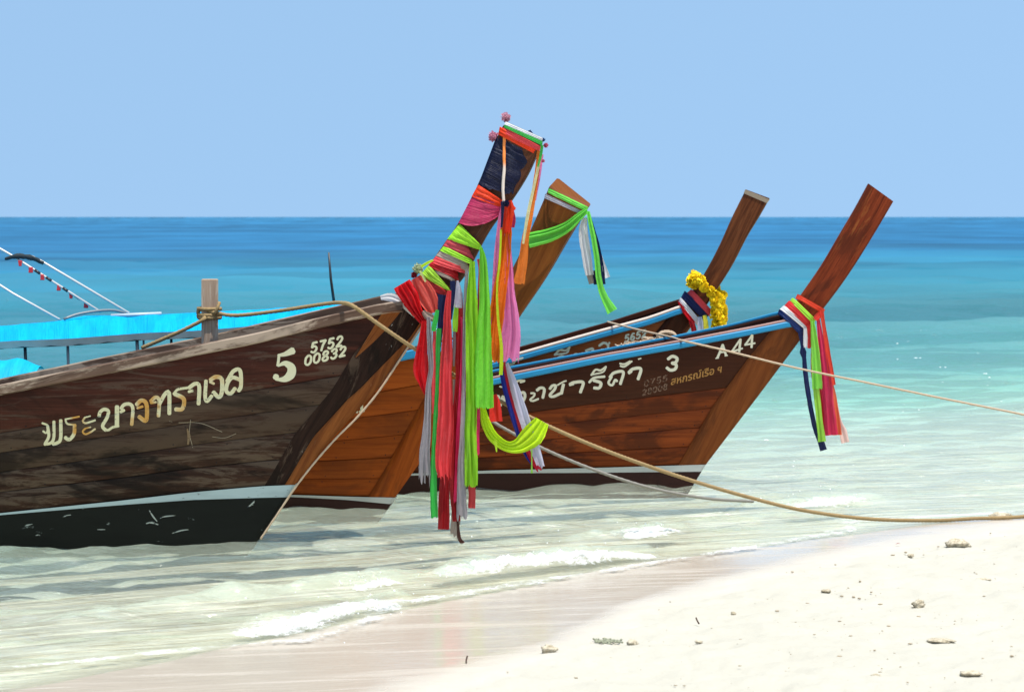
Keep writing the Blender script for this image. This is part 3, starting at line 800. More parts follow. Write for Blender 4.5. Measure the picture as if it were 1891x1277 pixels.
L1 = [(18, [(85, 665), (135, 690), (122, 750), (92, 735)]), (26, [(132, 690), (142, 780), (110, 845)]), (26, [(105, 850), (160, 838), (186, 790), (187, 650)]), (30, [(178, 848), (215, 838), (245, 800), (247, 640)]),
      (15, [(285, 632), (340, 622), (408, 608)]), (17, [(288, 640), (305, 672), (368, 680)]), (32, [(368, 680), (362, 760), (320, 808), (285, 790)]),
      (17, [(455, 622), (438, 645), (458, 666), (505, 655), (548, 640)]), (13, [(452, 618), (505, 604)]), (16, [(462, 712), (438, 738), (460, 762), (505, 745), (548, 715)]), (12, [(460, 712), (508, 700)]),
      (30, [(582, 605), (590, 570), (625, 545), (662, 560), (652, 615), (612, 690), (640, 728)]), (22, [(615, 705), (655, 728), (700, 702), (752, 690)]), (38, [(738, 520), (737, 690)]),
      (26, [(768, 570), (800, 552)]), (30, [(772, 540), (800, 505), (850, 500), (876, 540), (866, 680)]),
      (22, [(915, 535), (962, 520)]), (36, [(908, 505), (950, 468), (992, 492), (1000, 590), (985, 645), (930, 608)]),
      (20, [(1030, 492), (1078, 482)]), (32, [(1032, 475), (1075, 440), (1106, 470), (1100, 605)]), (34, [(1106, 500), (1155, 415), (1192, 402), (1195, 585)]),
      (22, [(1232, 412), (1270, 372), (1352, 358)]), (36, [(1240, 410), (1320, 455), (1308, 540), (1248, 545)]),
      (24, [(1362, 392), (1398, 382)]), (34, [(1366, 358), (1420, 322), (1455, 345), (1450, 500)]),
      (32, [(1515, 295), (1508, 440), (1525, 474), (1566, 428)]), (22, [(1548, 305), (1585, 322)]), (36, [(1552, 290), (1602, 262), (1652, 285), (1652, 400), (1625, 438), (1578, 395)]),
      (34, [(1698, 302), (1755, 212), (1812, 208), (1820, 340), (1798, 385)]), (34, [(1818, 290), (1745, 268), (1702, 320), (1692, 385), (1728, 408), (1770, 362)])]
LM1 = letter_mat('letter_paint_cream_worn', (0.62, 0.57, 0.36), 0.75, (0.48, 0.24, 0.05), 0.60)
LM1b = letter_mat('letter_paint_cream', (0.66, 0.62, 0.42), 0.3, None, 0.70)
letters(b1, L1, (60, 640), 4.7275, mat=LM1, root=boat1)
n5 = [([18, 34, 52], [(290, 850), (338, 842), (398, 816)]), (20, [(297, 845), (293, 885), (287, 925)]), ([12, 40, 62, 66, 40, 14], [(290, 928), (338, 908), (384, 936), (384, 985), (340, 1022), (272, 1026)]), (42, [(266, 1004), (282, 1010)])]
n5_old = [([70, 62, 40], [(285, 850), (330, 828), (402, 806)]), (24, [(292, 850), (286, 935)]), ([16, 42, 66, 62, 46, 34], [(284, 938), (335, 905), (385, 935), (388, 990), (335, 1025), (262, 1022)]), (46, [(275, 1005), (298, 985)])]
letters(b1, n5, (440, 440), 3.94, mat=LM1b, root=boat1)
rg = digits('5752', 573, 652, 632, 638, 18, 4.2, 0.12)+digits('00832', 562, 675, 638, 656, 17, 4.2, 0.12)
letters(b1, rg, mat=LM1b, root=boat1)
# triangle of sunlight below the gunwale, put into the wood colour
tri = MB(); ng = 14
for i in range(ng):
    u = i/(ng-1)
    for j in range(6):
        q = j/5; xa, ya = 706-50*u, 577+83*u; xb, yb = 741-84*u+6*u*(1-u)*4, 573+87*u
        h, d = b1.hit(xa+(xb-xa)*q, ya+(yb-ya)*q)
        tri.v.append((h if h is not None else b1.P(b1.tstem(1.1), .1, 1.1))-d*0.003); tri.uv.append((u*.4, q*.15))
tri.f = grid_faces(ng, 6); tri.make('sunlit_wood_patch', W1_stem, boat1, label='orange wedge of painted sunlight below the gunwale')
# samson post
cpos = W(387.5, 600, 14.28); V, F = box_data((cpos.x, cpos.y, 0), 0.098, 0.098, 1, 0.12, 0.008)
zt_, zb_ = W(387, 515, 14.28).z, W(387, 660, 14.28).z
V = [(x, y, zb_+(z+0.5)*(zt_-zb_)) for x, y, z in V]
W_bitt = wood('wood_bitt_grey', (0.36, 0.27, 0.20), (0.20, 0.13, 0.09), 0.7, 0.35, (0.10, 0.05, 0.03), 0.4, (0.40, 0.34, 0.28), 0.7, 0.1)
mk('mooring_bitt', V, F, W_bitt, boat1, sm=False, uv=[(v[2], v[0]*1.0+v[1]) for v in V])

# ================= boat 2: honey coloured boat behind it
b2 = Boat((713, 943), 8, [(713, 943), (772, 860), (860, 733), (940, 612), (962, 580)],
          [(684, 915), (735, 830), (785, 740), (850, 640)],
          [(24, 772), (300, 738), (500, 702), (600, 681), (742, 648), (767, 643), (850, 622), (890, 612)], None,
          [(400, 911), (549, 913), (640, 916), (732, 918)], [(400, 913), (549, 917), (640, 922), (724, 930)], 0.56, -6.5)
boat2 = empty('longtail_boat', b2.P(0, 0, 0), 'honey orange longtail boat half hidden behind the dark boat, with a bright blue canopy', 'boat', 'longtail boats moored at the beach')
for q0, q1 in ((0, .14), (.14, .29), (.29, .45), (.45, .61), (.61, .78), (.78, 1.0)):
    strake(b2, boat2, q0, q1, W2, 0.06); strake(b2, boat2, q0, q1, W2, 0.06, side=1)
stem_piece(b2, boat2, 'stem', W2, zero, b2.wb, 0.0, 1.15, 0.005)
band_piece(b2, boat2, 'waterline_stripe', P_stripe, b2.zbot, b2.ztop, 0.010)
band_piece(b2, boat2, 'bottom', P_bot, lambda t: -0.075, b2.zbot, 0.009, rows=5)
tf2 = b2.plane(890, 612)[0]
for sd in (-1, 1):
    rail(b2, boat2, 'gunwale', W4_top, sd, -0.05, 0.012, -0.03, 0.006, tf2)
    rail(b2, boat2, 'rub_rail', P_blue, sd, 0.0, 0.03, -0.062, -0.004, tf2, label='blue painted rub rail')
deck(b2, boat2, W_in, 0.18, tf2); lining(b2, boat2, W_in, tf2); transom(b2, boat2, W2)
F2 = [(810, 806), (860, 733), (912, 655), (962, 580), (1008, 512), (1048, 444), (1084, 385)]
K2 = [(760, 760), (800, 705), (850, 640), (905, 570), (947, 498), (985, 418), (1016, 346)]
post(b2, boat2, 'prow_post', W2_post, F2, K2, 0.06, 0.15, skew=0.075)
b2.finish()
letters(b2, [(5, [(668, 748), (668, 759)]), (4, [(664, 760), (672, 758)]), (4, [(655, 757), (660, 761)])], mat=LM1b, root=boat2)

# canopy over boat 2 and its frame, all parts of that boat
P_canopy = cloth((0.003, 0.45, 0.86), 'canopy_cloth', 0.22, 0.08)
top_e = [(-520, 612), (-60, 605), (24, 600), (110, 592), (160, 582), (235, 582), (300, 580), (420, 574), (520, 569), (600, 563), (640, 562)]
bot_e = [(-520, 642), (-60, 636), (24, 630), (130, 626), (260, 616), (370, 611), (430, 606), (520, 598), (600, 588), (640, 582)]
xs = np.linspace(-520, 640, 90); V = []; UV = []
for i, x in enumerate(xs):
    yt = interp(x, [p[0] for p in top_e], [p[1] for p in top_e]); yb = interp(x, [p[0] for p in bot_e], [p[1] for p in bot_e])
    A = W(x, yb, 16.05); B = W(x, yt, 16.75); C = Vector((B.x, B.y+0.75, A.z))
    sag = 0.010*math.sin(i*1.05)
    for k in range(9):
        q = k/8
        P_ = A.lerp(B, q*2)+Vector((0, 0, 0.035*math.sin(math.pi*q*2)+sag*math.sin(math.pi*q*2))) if q <= .5 else B.lerp(C, q*2-1)
        V.append(P_); UV.append((x*.004, q))
mk('canopy', V, grid_faces(90, 9), P_canopy, boat2, uv=UV, label='bright blue cloth canopy')
M_valance = plain('valance_dark', (0.06, 0.09, 0.10), 0.6); M_pipe = plain('frame_grey', (0.16, 0.18, 0.19), 0.4, 0.5); M_black = plain('frame_black', (0.015, 0.017, 0.02), 0.4, 0.5)
M_white = plain('pole_white', (0.52, 0.50, 0.47), 0.35, 0.5, amt=0.2); M_scal = plain('valance_pale', (0.42, 0.50, 0.47), 0.7)
V = []; Vs = MB()
for i, x in enumerate(xs):
    yb = interp(x, [p[0] for p in bot_e], [p[1] for p in bot_e])
    A = W(x, yb, 16.04); V += [A+Vector((0, 0, .004)), A+Vector((0, 0.01, -0.036-0.010*abs(math.sin(i*0.8))))]
mk('valance', V, grid_faces(90, 2), M_scal, boat2, uv=[(0, 0)]*len(V), label='pale scalloped valance under the canopy edge')
tube('canopy_rail', [W(x, interp(x, [p[0] for p in bot_e], [p[1] for p in bot_e])+9.5, 16.08) for x in xs[:80:3]], 0.011, M_valance, boat2, 8)
for (x0, y0, x1, y1, m, r) in ((-480, 645, -480, 720, M_black, .011), (-300, 643, -300, 715, M_black, .011), (-120, 640, -120, 705, M_pipe, .011), (46, 634, 51, 700, M_black, .011), (125, 634, 128, 690, M_pipe, .010), (253, 626, 256, 650, M_pipe, .012), (265, 622, 266, 645, M_pipe, .007), (316, 618, 318, 640, M_black, .009), (360, 618, 361, 632, M_black, .009)):
    tube('canopy_post', [W(x0, y0, 16.1), W(x1, y1+60, 16.1)], r, m, boat2, 8)
tube('canopy_hoop', smooth3([W(118, 589, 16.5), W(140, 581, 16.55), (W(165, 576, 16.6)), W(190, 573, 16.65), W(212, 573, 16.7), W(232, 578, 16.75)], .03), 0.010, M_pipe, boat2, 8, label='curved grey hoop on the canopy')
tube('canopy_spar', [W(205, 583, 16.6), W(298, 579, 16.6)], 0.013, plain('spar_grey', (.45, .50, .55), .5), boat2, 8)
tube('flagstaff', [W(617, 560, 16.2), W(611, 515, 16.2), W(607, 466, 16.2)], [0.010, 0.009, 0.006], M_black, boat2, 8, label='thin black upright staff')
# slanting poles behind the canopy
tube('slanting_pole', [W(-170, 361, 16.95), W(24, 473, 16.9), W(186, 576, 16.7)], 0.0085, M_white, boat2, 8, label='white pole wound with black tape and red tags')
tube('slanting_pole', [W(58, 473, 17.0), W(78, 483, 17.0), W(238, 578, 16.8)], 0.009, M_white, boat2, 8, label='plain white slanting pole')
tube('slanting_pole', [W(-170, 418, 16.9), W(24, 542, 16.8), W(110, 590, 16.7)], 0.009, M_white, boat2, 8, label='lower white slanting pole')
M_red = plain('tag_red', (0.55, 0.03, 0.04), 0.6)
for k, q in enumerate((.08, .2, .33, .52, .66, .83)):
    x = 24+162*q; y = 473+103*q; P_ = W(x, y, 16.88-.15*q)
    V, F = box_data(P_+Vector((0.004, -0.012, -0.018)), 0.026, 0.008, 0.040, 0, .003)
    mk('red_tag', [(v[0]+random.uniform(-.004, .004), v[1], v[2]) for v in V], F, M_red, boat2, sm=False)
    if k in (1, 2, 3, 4):
        x2 = 24+162*(q+.05); tube('black_tape', [W(x2, 473+103*(q+.05), 16.86-.15*q), W(x2+9, 473+103*(q+.05)+6, 16.85-.15*q)], 0.0105, M_black, boat2, 8)
# dark net bundle where the poles cross
pth = smooth3([W(10, 478, 16.88), W(30, 473, 16.86), W(48, 474, 16.9), W(64, 478, 16.95), W(80, 486, 16.98)], .012); V, F, UV = tube_data(pth, [0.010+0.007*mnoise.noise((k*.35, 3, 1))+0.009*math.sin(math.pi*k/(len(pth)-1)) for k in range(len(pth))], 10)
V = [Vector(v)+Vector((0.006*mnoise.noise((i*.7, 0, 0)), 0.006*mnoise.noise((0, i*.7, 0)), 0.008*mnoise.noise((0, 0, i*.9)))) for i, v in enumerate(V)]
mk('net_bundle', V, F, plain('net_dark', (0.035, 0.045, 0.05), .85, .1, 90, .6, 0, .6), boat2, uv=UV, label='dark bundled net lashed where the poles meet')
V = []; nb = 12
for i in range(nb):
    for j in range(8):
        u, v = i/(nb-1), j/7
        q = W(-40+100*u, 676+12*max(0, u-.55)*2, 15.7); V.append((q.x, q.y+0.4*v, q.z+0.05*math.sin(math.pi*v)-0.10*(1-v)*(1-v)+0.01*math.sin(9*u+3*v)))
mk('tarpaulin', V, grid_faces(nb, 8), cloth((0.01, 0.50, 0.80), 'tarp_cloth', .2, .1), None, uv=[(v[0], v[1]) for v in V],
   
   label='small bright blue tarpaulin low behind the dark gunwale at the frame edge', cat='tarpaulin')

# ================= boat 3: farthest boat with the marigold garland
b3 = Boat((1075, 858), 8, [(1075, 858), (1140, 776), (1210, 690), (1262, 622), (1292, 582), (1324, 534)],
          [(1030, 850), (1100, 755), (1190, 640), (1232, 590)],
          [(820, 692), (900, 668), (965, 649), (1120, 606), (1200, 584), (1262, 562)],
          [(820, 678), (900, 657), (965, 640), (1125, 595), (1255, 553)],
          [(700, 835), (1075, 815)], [(700, 840), (1075, 826)], 0.54, -6.0)
boat3 = empty('longtail_boat', b3.P(0, 0, 0), 'brown longtail boat at the back whose prow carries a yellow marigold garland', 'boat', 'longtail boats moored at the beach')
for q0, q1, m in ((0, .25, W3), (.25, .5, W3), (.5, .68, W3), (.68, 1.0, W3)):
    strake(b3, boat3, q0, q1, m, 0.06); strake(b3, boat3, q0, q1, m, 0.06, side=1)
stem_piece(b3, boat3, 'stem', W4_top, zero, b3.wb, 0.0, 1.21, 0.005)
band_piece(b3, boat3, 'waterline_stripe', P_stripe, b3.zbot, b3.ztop, 0.010)
band_piece(b3, boat3, 'bottom', P_bot, lambda t: -0.075, b3.zbot, 0.009, rows=5)
tf3 = b3.plane(1262, 562)[0]
rail(b3, boat3, 'gunwale', P_cream, -1, -0.03, 0.014, -0.022, 0.004, tf3, label='cream gunwale cap'); rail(b3, boat3, 'gunwale', W4_top, 1, -0.05, 0.012, -0.04, 0.006, tf3)
rail(b3, boat3, 'rub_rail', P_blue, -1, 0.0, 0.022, -0.062, -0.022, tf3, label='blue painted rub rail'); rail(b3, boat3, 'rub_rail', P_blue, 1, 0.0, 0.03, -0.06, -0.010, tf3)
deck(b3, boat3, W_in, 0.18, tf3); lining(b3, boat3, W_in, tf3); transom(b3, boat3, W4)
post(b3, boat3, 'prow_post', W3_post, [(1150, 764), (1210, 690), (1262, 622), (1292, 582), (1324, 534), (1352, 490), (1380, 436), (1402, 400), (1421, 366)],
     [(1110, 720), (1180, 640), (1230, 590), (1262, 558), (1298, 510), (1328, 455), (1352, 402), (1378, 350)], 0.06, 0.15)
V, F = box_data((0, 0, 0), 1, 1, 1, 0, .1)
cp = [b3.plane(*q) for q in ((1377, 350), (1421, 368), (1416, 375), (1374, 357))]
Vc = [b3.P(t, v, z) for v in (0.079, -0.079) for t, z in cp]
mk('post_cap', Vc, [(3, 2, 1, 0), (4, 5, 6, 7), (0, 1, 5, 4), (1, 2, 6, 5), (2, 3, 7, 6), (3, 0, 4, 7)], plain('cap_grey', (0.30, 0.23, 0.16), .7, nsc=60), boat3, sm=False, label='weathered grey end cap')
b3.finish()
LM3 = letter_mat('letter_paint_grey', (0.52, 0.56, 0.48), 0.3, None, 0.68)
letters(b3, digits('5652', 1153, 632, 1193, 621, 12.5, 3.2, 0.1)+digits('00928', 1160, 648, 1208, 634, 11, 3.0, 0.1), mat=LM3, root=boat3)
L3 = [(20, [(652, 290), (700, 243), (760, 245), (800, 214)]), (17, [(660, 285), (770, 268), (795, 214)]), (24, [(670, 330), (720, 300), (755, 325), (735, 380)]),
      (24, [(812, 320), (860, 280), (885, 300), (865, 360)]), (22, [(895, 290), (930, 275), (925, 340)]), (24, [(955, 250), (990, 235), (1025, 232), (1005, 290)]),
      (24, [(1085, 200), (1130, 172), (1168, 192), (1165, 235), (1105, 240)]), (18, [(1168, 200), (1185, 168)]),
      (18, [(200, 385), (250, 375), (280, 335), (345, 318)]), (16, [(250, 345), (330, 330)]), (24, [(520, 370), (560, 345), (590, 360)])]
letters(b3, L3, (900, 600), 5.253, mat=LM3, root=boat3)

# ================= boat 4: teak boat on the right
b4 = Boat((1278, 898), 5, [(1278, 898), (1303, 857), (1400, 730), (1478, 626), (1500, 598), (1519, 571)],
          [(1240, 880), (1253, 857), (1316, 748), (1380, 661), (1424, 608), (1440, 594)],
          [(760, 726), (860, 707), (948, 688), (1109, 655), (1260, 628), (1380, 605), (1464, 588)],
          [(760, 712), (860, 694), (942, 677), (1204, 628), (1345, 600), (1440, 575)],
          [(700, 876), (900, 868), (1100, 863), (1303, 857)], [(700, 879), (900, 873), (1100, 872), (1295, 870)], 0.54, -6.5)
boat4 = empty('longtail_boat', b4.P(0, 0, 0), 'teak longtail boat at the right marked A44, with blue rub rail and red prow', 'boat', 'longtail boats moored at the beach')
for q0, q1, m in ((0, .15, W4), (.15, .30, W4), (.30, .45, W4), (.45, .60, W4), (.60, 1.0, W4_top)):
    strake(b4, boat4, q0, q1, m, 0.055); strake(b4, boat4, q0, q1, m, 0.055, side=1)
stem_piece(b4, boat4, 'stem', W4_stem, zero, b4.wb, 0.0, 1.17, 0.006)
band_piece(b4, boat4, 'waterline_stripe', P_stripe, b4.zbot, b4.ztop, 0.011)
band_piece(b4, boat4, 'bottom', P_bot, lambda t: -0.075, b4.zbot, 0.010, rows=5)
tf4 = b4.plane(1466, 588)[0]
rail(b4, boat4, 'gunwale', wood('wood_pink_cap', (0.42, 0.25, 0.22), (0.26, 0.14, 0.12), .7, .2, var=.05), -1, -0.04, 0.012, -0.014, 0.004, tf4, label='thin pale gunwale cap', bev=.004)
rail(b4, boat4, 'rub_rail', P_blue, -1, 0.0, 0.022, -0.054, -0.012, tf4, label='blue painted rub rail')
tf4b = b4.plane(1442, 574)[0]
rail(b4, boat4, 'gunwale', W_in, 1, -0.05, 0.004, -0.06, -0.018, tf4b); rail(b4, boat4, 'rub_rail', P_blue, 1, -0.03, 0.03, -0.016, 0.004, tf4b, label='far side blue rail', bev=.004)
deck(b4, boat4, W_in, 0.22, tf4); lining(b4, boat4, W_in, tf4); transom(b4, boat4, W4)
post(b4, boat4, 'prow_post', W4_post, [(1330, 822), (1400, 730), (1478, 626), (1500, 598), (1519, 571), (1550, 530), (1580, 486), (1616, 428), (1649, 372)],
     [(1290, 790), (1350, 700), (1410, 630), (1452, 581), (1478, 545), (1516, 490), (1549, 434), (1578, 385), (1603, 339)], 0.06, 0.10)
b4.finish()
L4 = [(18, [(72, 690), (112, 688), (122, 760)]), (24, [(128, 780), (150, 690), (168, 745)]), (16, [(120, 595), (140, 600)]), (20, [(262, 560), (310, 538), (362, 540)]), (16, [(320, 556), (360, 545)]), (28, [(305, 668), (352, 652), (365, 690), (345, 740)]),
      (28, [(480, 632), (515, 608), (552, 622), (538, 705)]), (20, [(422, 660), (458, 662), (450, 690), (415, 722), (440, 735), (495, 715)]),
      (27, [(606, 618), (630, 588), (662, 585), (652, 622), (606, 680), (640, 692), (712, 660)]), (30, [(738, 575), (718, 664)]), (16, [(680, 582), (735, 550), (765, 540)]),
      (20, [(798, 582), (835, 572)]), (30, [(800, 575), (840, 556), (928, 556), (902, 652)]),
      (24, [(988, 555), (1035, 512), (1138, 498)]), (30, [(1030, 535), (1100, 560), (1085, 608), (1035, 608)]), (20, [(1008, 485), (1050, 432), (1100, 438), (1152, 402)]), (16, [(1012, 480), (1120, 455), (1152, 405)]),
      (28, [(1188, 505), (1230, 462), (1318, 455), (1290, 572)]), (24, [(1205, 500), (1175, 560), (1212, 582), (1240, 530), (1258, 545)]), (18, [(1285, 372), (1330, 378), (1385, 350)]), (18, [(1290, 395), (1330, 402), (1402, 350)]), (14, [(1465, 330), (1490, 322)]),
      (22, [(1372, 468), (1400, 448)]), (30, [(1372, 460), (1412, 425), (1488, 425), (1462, 525)]),
      (30, [(1752, 330), (1795, 302), (1840, 322), (1828, 360), (1790, 368)]), (30, [(1790, 368), (1832, 385), (1822, 425), (1775, 436), (1740, 412)])]
LM4 = letter_mat('letter_paint_ivory', (0.70, 0.66, 0.52), 0.15, None, 0.72)
letters(b4, L4, (900, 600), 5.253, mat=LM4, root=boat4)
A44 = [(34, [(1140, 478), (1178, 390), (1218, 285)]), (34, [(1218, 285), (1245, 370), (1268, 445)]), (22, [(1165, 402), (1262, 385)]), (16, [(1115, 485), (1160, 478)]), (16, [(1250, 448), (1290, 440)]),
       (28, [(1475, 205), (1410, 300), (1350, 385)]), (26, [(1345, 388), (1505, 338)]), (34, [(1478, 205), (1458, 385)]), (28, [(1645, 145), (1595, 220), (1545, 285)]), (26, [(1540, 288), (1688, 262)]), (34, [(1648, 145), (1638, 325)])]
letters(b4, A44, (1180, 600), 7.879, mat=LM4, root=boat4)
letters(b4, digits('0755', 1189, 714, 1232, 703, 11, 2.2, 0.1)+digits('28008', 1186, 730, 1232, 718, 10, 2.2, 0.1), mat=letter_mat('letter_paint_faded', (0.16, 0.085, 0.055), 0.7, None, 0.5), root=boat4)
# gold co-operative line, set in Thai type laid on the planking
def thai_text(b, txt, x0, y0, x1, y1, h, mat, name, root, off=0.0, slant=0.1):
    cu = bpy.data.curves.new('tmp_text', 'FONT'); cu.body = txt; cu.offset = off; cu.resolution_u = 3
    o = bpy.data.objects.new('tmp_text', cu); COL.objects.link(o)
    dg = bpy.context.evaluated_depsgraph_get(); me = bpy.data.meshes.new_from_object(o.evaluated_get(dg))
    bpy.data.objects.remove(o)
    co = np.array([v.co[:] for v in me.vertices]) if len(me.vertices) else np.zeros((0, 3))
    if len(co) == 0: return
    w = co[:, 0].max(); L = math.hypot(x1-x0, y1-y0); ux, uy = (x1-x0)/L, (y1-y0)/L; V = []
    for c in co:
        u = c[0]/w*L+slant*c[1]*h; q = (x0+ux*u, y0+uy*u-c[1]*h)
        hh, d = b.hit(*q); V.append(hh-d*0.0025 if hh is not None else b.P(0, 1, 0))
    mk(name, V, [tuple(p.vertices) for p in me.polygons], mat, root, sm=False, uv=[(0, 0)]*len(V), label='small gold lettering')
    bpy.data.meshes.remove(me)
thai_text(b4, 'สหกรณ์เรือ ฯ', 1238, 711, 1332, 687, 19, letter_mat('letter_paint_gold', (0.40, 0.19, 0.045), 0.3, None, 0.62), 'cooperative_lettering', boat4, 0.012)

# nail heads along the planking, and scratches and scuffs on the dark hull
M_nail = plain('nail_iron', (0.018, 0.012, 0.010), .7, .2)
def nails(b, root, qs, railh, rnd, n=9):
    mb = MB()
    for q in qs:
        for k in range(n):
            for dq in (-.022, .024):
                t = 0.3
                for _ in range(25):
                    lo = b.ztop(t); z = lo+(b.zsheer(t)-railh*.6-lo)*(q+dq); t = .5*t+.5*(b.tstem(z)-b.wb(z)-.05-k*.30-rnd.uniform(-.04, .04)*0)
                c = b.hull(t, z, -1, .0015); nx = (b.hull(t, z, -1, 1)-c).normalized(); a = nx.orthogonal().normalized(); e = nx.cross(a); r = .0042
                ring_ = [c+(a*math.cos(j*1.047)+e*math.sin(j*1.047))*r for j in range(6)]
                mb.add([c+nx*.002]+ring_, [(0, j+1, (j+1) % 6+1) for j in range(6)])
    o = mb.make('nail_heads', M_nail, root, kind='stuff')
rn = random.Random(2)
nails(b1, boat1, (.17, .34, .50, .66), .065, rn, 10); nails(b2, boat2, (.14, .29, .45, .61, .78), .06, rn, 5); nails(b4, boat4, (.15, .30, .45, .60), .055, rn, 9)
M_scr = letter_mat('scratch_pale', (0.30, 0.24, 0.17), 0.35, None, 0.6); M_scuff = letter_mat('scuff_pale', (0.30, 0.33, 0.30), 0.6, None, 0.52); M_scrb = letter_mat('scrape_brown', (0.16, 0.10, 0.05), 0.5, None, 0.55)
sw = 0.9
letters(b1, [(sw, [(330, 780), (370, 781), (410, 797)]), (sw, [(352, 775), (350, 800), (356, 826)]), (.7, [(392, 806), (415, 808), (436, 800)])], mat=M_scr, root=boat1, name='scratch')
letters(b1, [([3, 6, 3], [(346, 792), (349, 805), (347, 820)])], mat=M_scrb, root=boat1, name='scrape')
letters(b1, [([1.5, 3, 1.5], [(276, 942), (282, 952), (290, 962)]), ([1.5, 2.5, 1], [(296, 956), (305, 953), (324, 951)]), ([1.5, 4, 1.5], [(270, 966), (280, 964), (292, 968)]), ([1, 2.5, 1.5], [(318, 984), (334, 979), (348, 977)]), ([1, 2, 1], [(116, 954), (124, 951), (131, 950)]), ([1, 2.5, 1], [(46, 971), (50, 969), (60, 967)]), ([1, 1.8, 1], [(180, 977), (187, 977), (194, 977)]), ([1.5, 4, 1.5], [(458, 935), (466, 930), (470, 924)]), ([1, 2, 1], [(66, 988), (70, 987), (74, 988)])], mat=M_scuff, root=boat1, name='scuff')

# ------------------------------------------------------------------ cloths tied to the prows
RED = (0.76, 0.008, 0.014); CORAL = (0.92, 0.080, 0.090); DRED = (0.34, 0.006, 0.010); CRIM = (0.74, 0.022, 0.11); ORANGE = (1.0, 0.21, 0.012)
OREDC = (0.92, 0.055, 0.010); LIME = (0.34, 0.74, 0.030); LIMEG = (0.24, 0.76, 0.055); GREEN = (0.05, 0.50, 0.075); YLIME = (0.60, 0.86, 0.02)
NAVY = (0.010, 0.016, 0.080); GREY = (0.42, 0.38, 0.40); TAUPE = (0.40, 0.31, 0.25); WHITE = (0.80, 0.78, 0.78); PINK = (0.92, 0.25, 0.52); MAG = (0.50, 0.035, 0.11)
PALEY = (0.85, 0.85, 0.45); LAV = (0.58, 0.55, 0.66); BLUE = (0.012, 0.020, 0.24); BROWN = (0.10, 0.03, 0.02); SALMON = (0.90, 0.13, 0.10); PEACH = (0.85, 0.55, 0.48)
YELL = (0.80, 0.72, 0.05); GRN2 = (0.22, 0.82, 0.10)
G1 = 'cloths tied round the dark boat\'s prow'; G2 = 'cloths tied round the honey boat\'s prow'; G3 = 'cloths tied round the garlanded prow'; G4 = 'cloths tied round the right-hand boat\'s prow'
_seed = [0]
def ribbon(label, pts, Y, col, folds=2.0, amp=0.010, rag=0.0, group=G1, trans=0.45, name='cloth_ribbon', cat='ribbon', step=5.0, ragside=0.6, fade=0.38):
    """a hanging strip of cloth: centre line and width in photograph pixels, hung at depth Y (or Y0..Y1), with pleats and torn ends"""
    _seed[0] += 1; sd = _seed[0]*3.7
    P = smooth([(p[0], p[1], p[2]) for p in pts], step); n = len(P)
    T = np.gradient(P[:, :2], axis=0); T /= np.maximum(np.linalg.norm(T, axis=1)[:, None], 1e-6)
    m = int(max(9, 6*folds+3)); V = []; UV = []
    Ya, Yb = Y if isinstance(Y, tuple) else (Y, Y)
    tip = [random.random() for _ in range(m)]
    L = 0
    for i in range(n):
        if i: L += math.hypot(*(P[i, :2]-P[i-1, :2]))
        nn = (-T[i, 1], T[i, 0]); w = max(0.6, P[i, 2]); q = i/(n-1); Yc = Ya+(Yb-Ya)*q
        edge = [1+0.07*mnoise.noise((sd, L*.05, k))+0.05*mnoise.noise((sd, L*.23, k+3)) for k in (0, 9)]
        for j in range(m):
            c = j/(m-1)-.5
            cw = c*w*(edge[0] if c < 0 else edge[1])+0.5*mnoise.noise((sd+5, L*.03, 2))*min(1, w/10)*1.2
            x = P[i, 0]-nn[0]*cw; y = P[i, 1]-nn[1]*cw
            if q > 0.86 and rag:
                k = (q-0.86)/0.14
                y += T[i, 1]*rag*k*(tip[j]-.5)*2; x += T[i, 0]*rag*k*(tip[j]-.5)*2+mnoise.noise((j*3.1, sd, 0))*rag*.12*k
            a = 0.62*amp*min(1.6, w/14+0.15)
            dz = a*math.sin(2*math.pi*folds*c+sd+0.02*L*math.sin(sd))+0.6*a*math.sin(2*math.pi*folds*1.7*c+sd*2.3+0.012*L)+0.9*a*mnoise.noise((sd, L*.012, c*1.2))
            V.append(W(x, y, Yc-dz)); UV.append((c*w*0.0032+sd, L*.0032))
    F = grid_faces(n, m)
    return mk(name, V, F, cloth(col, 'cloth', trans, fade), uv=UV, label=label, cat=cat, group=group)
